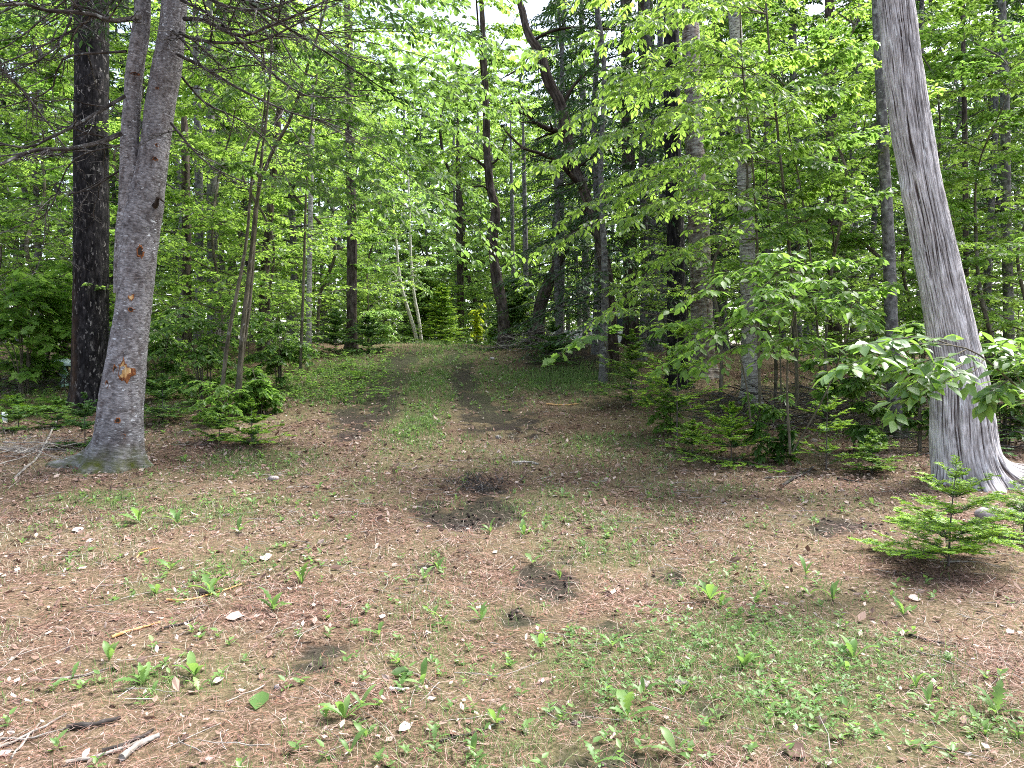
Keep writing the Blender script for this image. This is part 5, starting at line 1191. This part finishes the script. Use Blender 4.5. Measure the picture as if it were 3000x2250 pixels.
# brush piles: tangles of dead twigs
def brush(px, D, w, h, d, n, label, seed=0, mat='deadtwig'):
    rg = np.random.default_rng(seed); g = gd(px, D); T = thing("brush_pile", g, label, 'brush pile')
    st = []
    for i in range(n):
        a_ = rg.normal(0, .9) if rg.uniform() < .7 else rg.uniform(0, 3.14); Ls = rg.uniform(.4, 1.3)
        c_ = g + A_([rg.normal(0, w * .28), rg.normal(0, d * .3), 0]); hh = h * max(0, 1 - (abs(c_[0] - g[0]) / (w * .6)) ** 2) * rg.uniform(0, 1)
        dv = A_([math.cos(a_), math.sin(a_), rg.normal(0, .22)]); s = np.linspace(-.5, .5, 6)[:, None]
        P = c_ + A_([0, 0, hh + .03]) + dv * Ls * s + np.cumsum(rg.normal(0, .03, (6, 3)), 0) * Ls
        gz = height(P[:, 0], P[:, 1]) + .01; P[:, 2] = np.maximum(P[:, 2], gz); st.append(P)
    P = A_(st); R = rg.uniform(.002, .011, (n, 1)) ** 1 * np.linspace(1, .4, 6); mb = MB(); V, Q, bk = tubes(P, R, 5); mb.add(V, Q, bk=bk)
    A, RA = sub(P, R, 6, 45, .35, .02, 4, .2, .97, 0, .3, .5, .5, .05, rg=rg); V, Q, bk = tubes(A, np.maximum(RA, .0012), 3); mb.add(V, Q, bk=bk)
    o = mb.build("sticks", M[mat], T); o["kind"] = 'stuff'
brush(2520, 10.8, 2.6, .85, 1.2, 170, 'dark tangled pile of dead branches behind the speckled fir foot', 1)
brush(2250, 11.6, 2.6, .5, 1.2, 110, 'low heap of fallen dead branches behind the wide shrub', 2)
brush(1610, 18.2, 2.4, .55, 1.2, 110, 'heap of pale twigs on the low bank under the leaning dark tree', 3, 'greytwig')
brush(40, 9.0, 1.3, .14, .9, 34, 'flat heap of grey sticks at the left edge beside the forked trunk', 4, 'greytwig')
brush(100, 13.8, 2.2, .35, 1.0, 70, 'shaded heap of twigs under the maple thicket, left', 5)
brush(2930, 9.8, 1.4, .4, 1.0, 60, 'dark brush behind the right foot of the cedar', 6)

# ferns
def frond_mesh(seed):
    rg = np.random.default_rng(seed); mb = MB(); n = 16; s = np.linspace(0, 1, 12)
    P = np.stack([s * .75, 0 * s, .62 * s - .62 * s ** 2.2], -1); V, Q, bk = tubes(P[None], np.linspace(.004, .001, 12)[None], 3); mb.add(V, Q)
    for k in range(n):
        t_ = .12 + .86 * k / n; p = A_([np.interp(t_, s, P[:, i]) for i in range(3)]); ln = .30 * math.sin(math.pi * (t_ * .82 + .14)) ** .9
        for sg in (-1, 1):
            X_ = nrm(A_([[.45, sg, -.12 + rg.normal(0, .05)]])); Nn = nrm(np.cross(X_, A_([[0, 0, 1.]]))); Nn = nrm(np.cross(Nn, X_)) * 1.
            q = p[None] + X_ * np.linspace(0, 1, 6)[:, None] * ln
            for j in range(5):
                for s2 in (-1, 1):
                    d = nrm(X_ * .5 + np.cross(Nn, X_) * s2); mb.add(*inst(L_FAR, q[j:j + 1], d, Nn, A_([ln * .22 * (1 - j * .15)])))
    return mb.mesh("frond", M['fern'])
FR = [frond_mesh(1), frond_mesh(2)]
for i, (px, D, s, n, lab) in enumerate(((95, 11.7, .62, 9, 'largest arching green fern at the left edge of the clearing'), (175, 12.2, .55, 8, 'fern beside the foot of the black pine'), (30, 12.3, .5, 7, 'fern at the far left edge under the maple leaves'), (205, 11.2, .40, 7, 'small fern in front of the black pine foot'),
                                        (20, 11.2, .4, 7, 'low fern in front at the left edge'), (560, 12.5, .5, 7, 'fern between the broken snag and the stem clump'), (1050, 14.6, .45, 7, 'fern on the left bank of the track'))):
    g = gd(px, D); T = thing("fern", g, lab, 'fern', 'ferns')
    for k in range(n):
        o = bpy.data.objects.new("frond", FR[k % 2]); COL.objects.link(o); o.parent = T; a_ = k * 6.283 / n + rng.uniform(-.25, .25); sc = s * rng.uniform(.8, 1.15)
        o.rotation_euler = (rng.normal(0, .15), -rng.uniform(.05, .5), a_); o.scale = (sc, sc, sc)
# low leafy herbs on the left bank
def herb_patch(name, label, pix, n, sx, sy, mat, size, hh):
    O_, X_, N_, S_ = [], [], [], []; mb = MB()
    for _ in range(n):
        g = gp(pix[0] + rng.uniform(-1, 1) * sx, pix[1] + rng.uniform(-1, 1) * sy); h_ = hh * rng.uniform(.4, 1); top = g + A_([rng.normal(0, .05), rng.normal(0, .05), h_])
        V, Q, bk = tubes(A_([[g, (g + top) / 2, top]]), A_([[.003, .0025, .002]]), 3); mb.add(V, Q, bk=bk); a0 = rng.uniform(0, 6.28); m_ = rng.integers(3, 7)
        for k in range(m_):
            a_ = a0 + k * 6.283 / m_; d = nrm(A_([math.cos(a_), math.sin(a_), rng.normal(0, .2)])); nn = A_([0, 0, 1.]) + rng.normal(0, .2, 3); nn = nrm(nn - nn.dot(d) * d)
            O_.append(top - A_([0, 0, h_ * .3 * (k % 2)])); X_.append(d); N_.append(nn); S_.append(size * rng.uniform(.7, 1.2))
    mb.add(*inst(L_MID, A_(O_), A_(X_), A_(N_), A_(S_))); tag(mb.build(name, mat), label, 'undergrowth', kind='stuff')
herb_patch("undergrowth", 'low leafy undergrowth on the left bank of the track', (860, 1110), 700, 290, 75, M['maple'], .075, .2)
herb_patch("undergrowth", 'low leafy undergrowth around the forked trunk and black pine', (280, 1160), 560, 320, 90, M['maple'], .065, .14)
herb_patch("undergrowth", 'low leafy undergrowth under the shrubs on the right', (2300, 1200), 200, 420, 110, M['beech'], .06, .16)
herb_patch("undergrowth", 'dark herbs on the bank below the leaning dark tree', (1520, 1010), 200, 160, 30, M['deep'], .09, .25)

# ------------------------------------------------------------------ weeds of the clearing
def weed_leaf(seed, toothed=True):
    rg = np.random.default_rng(seed); n = 13; s = np.linspace(0, 1, n); w = .12 * np.sin(math.pi * s ** 1.3 * .96 + .06) + .012
    if toothed: w = w * (1 + .38 * np.where(np.arange(n) % 2 == 0, 1, -1) * (s < .8))
    V = []
    for i in range(n):
        V += [[s[i] * .72 + .1 * s[i] ** 3, -w[i], .70 * s[i] - .30 * s[i] ** 3 + .03], [s[i] * .72 + .1 * s[i] ** 3, 0, .70 * s[i] - .30 * s[i] ** 3], [s[i] * .72 + .1 * s[i] ** 3, w[i], .70 * s[i] - .30 * s[i] ** 3 + .03]]
    q = [[3 * i, 3 * i + 3, 3 * i + 4, 3 * i + 1] for i in range(n - 1)] + [[3 * i + 1, 3 * i + 4, 3 * i + 5, 3 * i + 2] for i in range(n - 1)]
    return MB().add(A_(V), A_(q)).mesh("leaf", M['weed'])
WL = [weed_leaf(1), weed_leaf(2, False), weed_leaf(3)]
def weed(px, py, n, size, label, group='upright weeds growing through the needles'):
    g = gp(px, py); T = thing("dandelion", g, label, 'weed', group)
    T.rotation_euler = (0, 0, rng.uniform(0, 6.28))
    for k in range(n):
        o = bpy.data.objects.new("leaf", WL[int(rng.integers(0, 3))]); COL.objects.link(o); o.parent = T; sc = size * rng.uniform(.6, 1.15)
        o.rotation_euler = (rng.normal(0, .15), -rng.uniform(-.25, .75), k * 6.283 / n + rng.uniform(-.6, .6)); o.scale = (sc, sc * rng.uniform(.8, 1.2), sc)
for px, py, n, s, lab in ((408, 1532, 5, .20, 'largest dandelion left of the soil patch, leaves arching left'), (520, 1535, 4, .17, 'dandelion just right of the largest one'), (700, 1560, 4, .17, 'dandelion with one long raised leaf, right of the large pair'), (885, 1712, 4, .16, 'dandelion with a single broad pale leaf, left of centre'),
                          (615, 1735, 6, .17, 'bushy dandelion behind the charred stick'), (800, 1790, 7, .16, 'dandelion with a grass tuft just right of the charred stick'), (500, 1670, 4, .14, 'small dandelion left of the bushy one'), (1240, 1700, 4, .14, 'dandelion standing alone below the big soil patch'),
                          (1437, 1560, 4, .13, 'little weed at the front edge of the big soil patch'), (1535, 1570, 5, .14, 'dense upright weed right of the big soil patch'), (1595, 1555, 3, .14, 'weed with one leaning leaf right of the big soil patch'), (2080, 1760, 5, .20, 'large pale dandelion above the clover patch'),
                          (690, 1455, 3, .14, 'thin upright weed behind the left dandelions'), (935, 1430, 3, .13, 'upright weed at the middle of the far clearing'), (1010, 2110, 7, .14, 'bushy dandelion at the bottom, left of centre'), (1025, 2215, 3, .12, 'broad leafed weed near the bottom edge'),
                          (570, 1985, 4, .15, 'dandelion with curled leaf near the lower left'), (420, 2010, 6, .13, 'bushy weed at the lower left'), (1240, 2010, 3, .13, 'upright weed near the grey green fallen leaf'), (1840, 2110, 4, .15, 'upright weed in the lower right grass'), (1745, 2240, 2, .13, 'single broad leaf standing at the bottom edge'),
                          (2500, 1935, 5, .15, 'dandelion in the middle of the clover patch'), (2360, 1685, 3, .14, 'single leaf weed in the bare needles right of centre'), (2560, 1480, 4, .14, 'pair of upright leaves below the open fir sapling'), (2440, 1760, 4, .14, 'tall thin weed beside the clover patch'),
                          (2920, 2100, 5, .14, 'bushy weed at the right edge of the clover'), (1170, 1950, 4, .10, 'short weed by the small soil patch'), (1300, 1830, 3, .12, 'narrow weed in front of the middle soil patch'), (1640, 1700, 4, .11, 'small weed right of the middle soil patch'), (2180, 1960, 6, .11, 'leafy tuft inside the clover patch'),
                          (320, 1940, 4, .11, 'small weed above the lower left sticks'), (1560, 1650, 3, .11, 'small leaning weed between the two soil patches')):
    weed(px, py, n, s, lab)
SEEN = set()
SPOTS = [(338, 1380, 'the forked trunk'), (405, 1530, 'the largest dandelion'), (228, 1560, 'the curled bleached leaf'), (1380, 1480, 'the big soil patch'), (1620, 1690, 'the middle soil patch'), (2080, 1750, 'the large pale dandelion'), (2700, 1640, 'the near fir sapling'), (2340, 1400, 'the dark short branch'),
         (600, 1750, 'the charred stick'), (400, 1850, 'the yellow ended stick'), (270, 2135, 'the rotten broken stick'), (410, 2200, 'the pale barkless log'), (1178, 1985, 'the dark green fallen leaf'), (960, 1905, 'the small left soil patch'), (1830, 1850, 'the right soil patch'), (2250, 1900, 'the clover patch'),
         (2740, 1890, 'the dark stick at right'), (2680, 1760, 'the white leaf at right'), (1940, 2010, 'the two blue grey leaves'), (1010, 2110, 'the bushy bottom dandelion'), (885, 1710, 'the broad leafed dandelion'), (1540, 1358, 'the bark slab'), (2330, 2220, 'the large tan leaf'), (2900, 2100, 'the bushy weed at right'), (1460, 1285, 'the small grey stone'), (800, 1405, 'the half buried stone'), (2050, 1500, 'the bare needles right of the big soil patch')]
for _ in range(230):
    px, py = rng.uniform(60, 2960), rng.uniform(1330, 2230)
    g = gp(px, py)
    if float(green_at(A_([g[0]]), A_([g[1]]))[0]) < .28 or float(soil_at(A_([g[0]]), A_([g[1]]))[0]) > .4: continue
    near_, dd = min(((lb, (px - a_, py - b_)) for a_, b_, lb in SPOTS), key=lambda q: q[1][0] ** 2 + 2 * q[1][1] ** 2)
    side = ('just right of' if dd[0] > 0 else 'just left of') if abs(dd[0]) > 1.5 * abs(dd[1]) else ('in front of' if dd[1] > 0 else 'behind')
    lab = 'small green weed seedling %s %s' % (side, near_)
    if lab in SEEN: continue
    SEEN.add(lab); weed(px, py, int(rng.integers(2, 6)), rng.uniform(.06, .13), lab, 'small weed seedlings in the litter')

# sticks lying on the clearing
def stick(rows, r, label, mat='greytwig', name="stick", cat='stick', lift=.004):
    P = [gp(a_, b_) for a_, b_ in rows]
    P = pline(P, 12); P[:, :2] += rng.normal(0, .003, (12, 2)); P[:, 2] = height(P[:, 0], P[:, 1]) + r * .9 + lift
    o = None; V, Q, bk = tubes(P[None], (r * np.linspace(1, .62, 12) * (1 + .12 * rng.normal(0, 1, 12)))[None], 8)
    mb = MB().add(V, Q, bk=bk)
    c0 = np.arange(8)[None]; mb.add(V[:8], [c0[:, ::-1]], bk=bk[:8]); mb.add(V[-8:], [c0], bk=bk[-8:])
    o = mb.build(name, M[mat], origin=P[6]); tag(o, label, cat)
for rows, r, lab, mt in (([(0, 2195), (100, 2150), (195, 2100)], .006, 'long grey twig at the bottom left corner, upper one', 'greytwig'), ([(30, 2235), (80, 2170), (125, 2125)], .005, 'thin grey twig crossing the long one at bottom left', 'greytwig'), ([(0, 2172), (90, 2170), (210, 2140)], .005, 'grey twig running level at the bottom left', 'greytwig'),
                         ([(190, 2248), (330, 2215), (420, 2180)], .008, 'grey stick at the bottom edge left of the pale log', 'greytwig'), ([(355, 2238), (410, 2200), (468, 2172)], .015, 'short pale barkless log near the bottom left', 'greytwig'), ([(300, 2215), (380, 2188), (450, 2150)], .009, 'lichened stick above the pale log', 'deadtwig'),
                         ([(198, 2150), (270, 2135), (352, 2118)], .013, 'rotten broken stick with curled bark at the lower left', 'deadtwig'), ([(488, 1763), (560, 1762), (640, 1740), (705, 1718)], .008, 'bent stick with a pale split end, left of centre', 'wood'), ([(585, 1746), (612, 1744), (636, 1738)], .016, 'short charred black piece lying on the bent stick', 'hole'),
                         ([(328, 1872), (400, 1850), (470, 1828)], .008, 'stick with yellow barkless end, lower left', 'wood'), ([(400, 1640), (410, 1625), (440, 1615), (472, 1610)], .007, 'small pale bent stick near the big dandelion', 'wood'), ([(470, 1850), (540, 1830), (600, 1800)], .006, 'dark twig in line with the yellow ended stick', 'deadtwig'),
                         ([(2662, 1868), (2730, 1888), (2800, 1905)], .007, 'dark stick in the needles at the right', 'deadtwig'), ([(2660, 1912), (2760, 1932)], .005, 'thin twig below the dark stick at the right', 'greytwig'), ([(2290, 1428), (2340, 1400), (2385, 1372)], .016, 'dark short branch lying below the open fir sapling', 'deadtwig'), ([(2240, 1402), (2300, 1400), (2350, 1396)], .008, 'weathered stick left of the dark short branch', 'greytwig'),
                         ([(2452, 1405), (2480, 1411), (2516, 1417)], .014, 'short dark stick with a pale cut end near the cedar', 'deadtwig'), ([(1602, 1186), (1650, 1189), (1700, 1186)], .012, 'pale straight stick on the sunny leaves right of the track', 'wood'), ([(2755, 1652), (2850, 1650), (2930, 1665)], .006, 'thin stick under the near fir sapling', 'greytwig'),
                         ([(1170, 1966), (1230, 1990), (1290, 2030)], .004, 'thin curved root near the dark green fallen leaf', 'greytwig'), ([(1140, 2028), (1170, 2031), (1200, 2028)], .008, 'short white birch twig by the dark green fallen leaf', 'whitebark'), ([(45, 1405), (120, 1330), (170, 1230), (212, 1185)], .014, 'forked grey branch rising from the stick heap at left', 'greytwig'),
                         ([(150, 2000), (250, 1985), (340, 1960)], .006, 'grey twig in the needles at the lower left', 'greytwig'), ([(1290, 2180), (1400, 2150), (1480, 2120)], .005, 'thin brown root at the bottom centre', 'deadtwig'), ([(0, 1320), (90, 1318), (200, 1322)], .014, 'pale grey branch lying level at the left edge', 'greytwig')):
    if mt == 'hole': stick(rows, r, lab, mt, "charred_stick")
    else: stick(rows, r, lab, mt)
stick([(2060, 1015), (2400, 1035), (2700, 1040)], .035, 'fallen pale trunk lying deep in the shade behind the shrubs', 'greybark', "fallen_log", 'log')

# distinct fallen leaves
for k, (px, py, s, mt, lab) in enumerate(((228, 1560, .12, 'paleleaf', 'large bleached curled leaf left of the big dandelion'), (265, 1590, .07, 'paleleaf', 'smaller bleached leaf under the large curled one'), (268, 1614, .07, 'weed', 'pale green leaf lying below the bleached pair'), (780, 1640, .12, 'paleleaf', 'pair of bleached leaves above the bushy dandelion'), (690, 1815, .11, 'paleleaf', 'flat bleached leaf below the bent stick'),
                                          (760, 2070, .12, 'weed', 'large grey green fallen leaf at the lower left of centre'), (1178, 1985, .11, 'deep', 'large dark green fallen leaf left of centre'), (1120, 1815, .055, 'paleleaf', 'small white leaf by the small soil patch'), (1190, 1150 + 990, .07, 'paleleaf', 'torn pale leaf in the lower middle'), (640, 2005, .06, 'paleleaf', 'bleached leaf right of the curled dandelion'),
                                          (1888, 2010, .06, 'stone', 'left one of two blue grey leaves at lower right'), (1995, 2010, .06, 'stone', 'right one of two blue grey leaves at lower right'), (2330, 2220, .11, 'litter', 'large tan leaf at the bottom edge'), (2355, 1735, .06, 'litter', 'curled tan leaf above the clover patch'), (2680, 1760, .08, 'paleleaf', 'white bleached leaf in the needles at right'),
                                          (2960, 1860, .05, 'paleleaf', 'small white leaf near the right edge'), (1225, 1560, .05, 'paleleaf', 'pale leaf left of the big soil patch'), (455, 1352, .08, 'paleleaf', 'pale leaf near the forked trunk right root'), (415, 1380, .08, 'paleleaf', 'pinkish leaf right against the forked trunk foot'), (2480, 1475, .06, 'paleleaf', 'bleached leaf below the short dark stick'))):
    g = gp(px, py); n0 = ground_n(A_([g[0]]), A_([g[1]]))[0] + A_([0, -.25, 0]) + rng.normal(0, .1, 3); n0 = nrm(n0); a_ = rng.uniform(0, 6.28); X_ = A_([math.cos(a_), math.sin(a_), 0]); X_ = nrm(X_ - X_.dot(n0) * n0)
    tag(MB().add(*inst(curl, (g + A_([0, 0, .012]) - X_ * s * .5)[None], X_[None], n0[None], A_([s]))).build("fallen_leaf", M[mt], origin=g), lab, 'leaf')

# stones
def stone(px, py, w, h, label, seed, sink=.3):
    g = gp(px, py); rg = np.random.default_rng(seed); nu, nv = 18, 10
    u = np.linspace(0, 2 * np.pi, nu, endpoint=False); v = np.linspace(-.5 * np.pi, .5 * np.pi, nv); U, Vv = np.meshgrid(u, v); d = np.stack([np.cos(U) * np.cos(Vv), np.sin(U) * np.cos(Vv), np.sin(Vv)], -1)
    r = 1 + .28 * fbm(d * 1.3 + seed, 3, seed); V = d * r[..., None] * A_([w, w * .7, h]) + g + A_([0, 0, h * (1 - 2 * sink)])
    i = np.arange(nu * nv).reshape(nv, nu); Q = np.stack([i[:-1], np.roll(i[:-1], -1, 1), np.roll(i[1:], -1, 1), i[1:]], -1).reshape(-1, 4)
    tag(MB().add(V.reshape(-1, 3), Q, bk=V.reshape(-1, 3)).build("stone", M['stone'], origin=g), label, 'stone')
stone(2895, 1520, .11, .075, 'largest pinkish stone at the right root of the cedar', 3)
stone(2975, 1510, .08, .06, 'pink stone at the right edge beside the largest one', 4)
stone(2935, 1555, .045, .025, 'small mossy stone in front of the pinkish stones', 5)
stone(1460, 1285, .045, .03, 'small grey stone in the middle of the track', 6)
stone(1442, 1053, .06, .04, 'grey stone at the crest beside the right wheel rut', 7)
stone(800, 1405, .06, .03, 'half buried pale stone in the grass at the left', 8)
stone(815, 2020, .02, .012, 'small white pebble at the lower left', 9)
# flat piece of bark
P = pline([gp(1500, 1358), gp(1540, 1356), gp(1578, 1362)], 10); s_ = np.linspace(-1, 1, 5); V = []
for i in range(10):
    for s in s_: V.append(P[i] + A_([0, s * .035 * (1 - .4 * abs(i - 4.5) / 4.5), .022 - .012 * s * s + .003 * rng.normal()]))
V = A_(V); V2 = V - A_([0, 0, .008]); idx = np.arange(50).reshape(10, 5); q = np.stack([idx[:-1, :-1], idx[1:, :-1], idx[1:, 1:], idx[:-1, 1:]], -1).reshape(-1, 4)
tag(MB().add(V, q, bk=V * 2).add(V2, q[:, ::-1], bk=V).build("bark_piece", M['greytwig'], origin=P[5]), 'flat weathered slab of bark lying beyond the big soil patch', 'bark')
# torn sod at the back of the big soil patch
T = thing("torn_sod", gp(1400, 1420), 'raised tuft of torn sod and roots at the back of the big soil patch', 'sod'); st = []
for i in range(150):
    c_ = gp(1395 + rng.normal(0, 45), 1420 + rng.normal(0, 12)); a_ = rng.uniform(0, 6.28); Ls = rng.uniform(.05, .18); s = np.linspace(0, 1, 6)[:, None]
    st.append(c_ + A_([math.cos(a_), math.sin(a_), 0]) * Ls * s + A_([0, 0, 1.]) * (Ls * .9 * rng.uniform(.1, .7)) * np.sin(s * 2.6) + np.cumsum(rng.normal(0, .08, (6, 3)), 0) * Ls)
V, Q, bk = tubes(A_(st), np.tile(np.linspace(.0035, .0015, 6), (150, 1)), 4); o = MB().add(V, Q, bk=bk).build("roots", M['deadtwig'], T); o["kind"] = 'stuff'

# white pipe stub and pale garden ornament among the left trees
def lathe(prof, n=20):
    th = np.linspace(0, 2 * np.pi, n, endpoint=False); pr = A_(prof, float); V = np.stack([pr[:, :1] * np.cos(th), pr[:, :1] * np.sin(th), np.repeat(pr[:, 1:], n, 1)], -1)
    i = np.arange(len(pr) * n).reshape(len(pr), n); return V.reshape(-1, 3), np.stack([i[:-1], np.roll(i[:-1], -1, 1), np.roll(i[1:], -1, 1), i[1:]], -1).reshape(-1, 4)
white = plain("white_plastic", (.62, .66, .68), .45); pale = plain("pale_blue_paint", (.45, .58, .62), .5); pgreen = plain("pale_green_glaze", (.30, .48, .44), .4)
g = gp(14, 1240); T = thing("pipe_stub", g, 'short white plastic pipe with a collar at the left edge', 'pipe')
V, Q = lathe([(0, -.05), (.035, -.05), (.035, .09), (.028, .10), (.0, .10)]); MB().add(V + g, Q).build("pipe", white, T)
V, Q = lathe([(.03, .095), (.044, .097), (.046, .125), (.036, .13), (.036, .165), (0, .168)]); MB().add(V + g, Q).build("collar", white, T)
g = gd(186, 14.2); T = thing("garden_ornament", g, 'pale blue domed garden ornament standing on a green glazed foot behind the black pine', 'ornament')
V, Q = lathe([(0, .54), (.06, .535), (.13, .50), (.175, .44), (.18, .40), (.165, .385), (.05, .40), (0, .40)]); MB().add(V + g, Q).build("dome", pale, T)
V, Q = lathe([(.0, .42), (.05, .40), (.045, .32), (.085, .26), (.07, .2), (.035, .17), (.04, .1), (.09, .03), (.09, -.05)]); MB().add(V + g, Q).build("foot", pgreen, T)
# rusty tin sheet on the low bank
g = gp(1640, 975); tx = A_([1., .2, 0]); V = A_([g + A_([-.14, 0, .02]), g + A_([.16, 0, .0]), g + A_([.12, .05, .12]), g + A_([-.13, .05, .17])]); V = np.concatenate([V, V + A_([0, .012, .004])])
tag(MB().add(V, [A_([[0, 1, 2, 3], [7, 6, 5, 4], [0, 4, 5, 1], [1, 5, 6, 2], [2, 6, 7, 3], [3, 7, 4, 0]])]).build("rusty_sheet", plain("rust", (.22, .06, .025), .8, nz=.4), smooth=False, origin=g), 'rusty red metal scrap lying on the low bank', 'scrap metal')
# overhead cable in the gap
T = thing("overhead_cable", pt(1350, 690, 30), 'thin cable strung level through the woods behind the gap', 'cable')
P = pline([pt(500, 640, 30), pt(1000, 655, 30), pt(1250, 672, 30), pt(1440, 677, 30), pt(2000, 650, 30)], 30); V, Q, bk = tubes(P[None], np.full((1, 30), .012), 6); MB().add(V, Q).build("wire", plain("cable_grey", (.12, .13, .13), .5), T)

# parked white pickup behind the trees on the right
def car():
    D = 30.0; cx = (1790 - 1500) / F * D; g = A_([cx, D, hgt(cx, D)]); T = thing("parked_pickup_truck", g, 'white pickup truck parked in the sun behind the trees right of the track', 'truck')
    paint = plain("white_car_paint", (.78, .79, .80), .25, nz=.02); glass = plain("car_glass", (.02, .025, .03), .08); rub = plain("tyre_rubber", (.02, .02, .02), .85); rimm = plain("rim_metal", (.45, .46, .47), .3, .8); red = plain("tail_lamp_red", (.35, .02, .02), .3); lampw = plain("head_lamp_clear", (.7, .72, .72), .1)
    def prism(outline, y0, y1, inset=0.0):
        o_ = A_(outline, float); n = len(o_); a_ = np.stack([o_[:, 0], np.full(n, y0), o_[:, 1]], -1); b_ = np.stack([o_[:, 0], np.full(n, y1), o_[:, 1]], -1); i = np.arange(n); j = (i + 1) % n
        if inset: 
            top = o_[:, 1] > o_[:, 1].mean(); a_[top, 1] += inset; b_[top, 1] -= inset
        return np.concatenate([a_, b_]) + g, [np.stack([i, j, n + j, n + i], -1), i[None, ::-1], (n + i)[None]]
    def arch(cxw, r=.42): return [(cxw + r * math.cos(t_), .40 + r * math.sin(t_)) for t_ in np.linspace(math.pi, 0, 9)]
    low = [(-2.65, .45)] + arch(-1.65) + arch(1.75) + [(2.7, .42), (2.75, .62), (2.70, 1.02), (1.35, 1.16), (-.75, 1.16), (-.75, 1.12), (-2.7, 1.12), (-2.72, .6)]
    MB().add(*prism(low, -.92, .92)).build("body", paint, T, smooth=False)
    cab = MB().add(*prism([(-.78, 1.15), (1.30, 1.15), (.55, 1.74), (.35, 1.80), (-.55, 1.80), (-.74, 1.72)], -.86, .86, .12)).build("cab", paint, T, smooth=False)
    for x0, x1, x2, x3 in ((-.66, .06, .06, -.60), (.12, 1.02, .50, .12)):
        for sy, y in ((-1, -.865), (1, .865)):
            w_ = [(x0, 1.22), (x1, 1.22), (x2, 1.66), (x3, 1.66)]; V = A_([[a_, y - sy * .105 * (z_ - 1.15) / .6 * 1.0 + sy * .004 * 1, z_] for a_, z_ in w_]) + g; V2 = V + A_([0, sy * .012, 0])
            MB().add(np.concatenate([V, V2]), [A_([[0, 1, 2, 3], [7, 6, 5, 4], [0, 4, 5, 1], [1, 5, 6, 2], [2, 6, 7, 3], [3, 7, 4, 0]])]).build("window", glass, T, smooth=False)
    for wx in (-1.65, 1.75):
        for wy in (-.80, .80):
            V, Q = lathe([(0, -.12), (.22, -.12), (.35, -.11), (.38, -.06), (.38, .06), (.35, .11), (.22, .12), (0, .12)], 24); V = V[:, [0, 2, 1]] + g + A_([wx, wy, .38])
            w_ = MB().add(V, Q).build("wheel", rub, T)
            V, Q = lathe([(0, -.132), (.20, -.128), (.21, -.118), (.2, .118), (.2, .128), (0, .132)], 24); V = V[:, [0, 2, 1]] + g + A_([wx, wy, .38]); c_ = MB().add(V, Q).build("rim", rimm, None, origin=g); c_.location = (0, 0, 0); c_.parent = w_
    for y in (-.8, .8):
        MB().add(*prism([(-2.755, .75), (-2.69, .75), (-2.69, 1.05), (-2.74, 1.05)], y - .06, y + .06)).build("tail_light", red, T, smooth=False)
        MB().add(*prism([(2.66, .75), (2.77, .75), (2.74, .92), (2.66, .92)], y - .12, y + .12)).build("headlight", lampw, T, smooth=False)
    T.rotation_euler = (0, 0, math.radians(-12))
car()
# hanging lichen and dead needles tufts on the twisting tree
print("total tris", TRIS)
for o in list(bpy.data.objects):
    pass
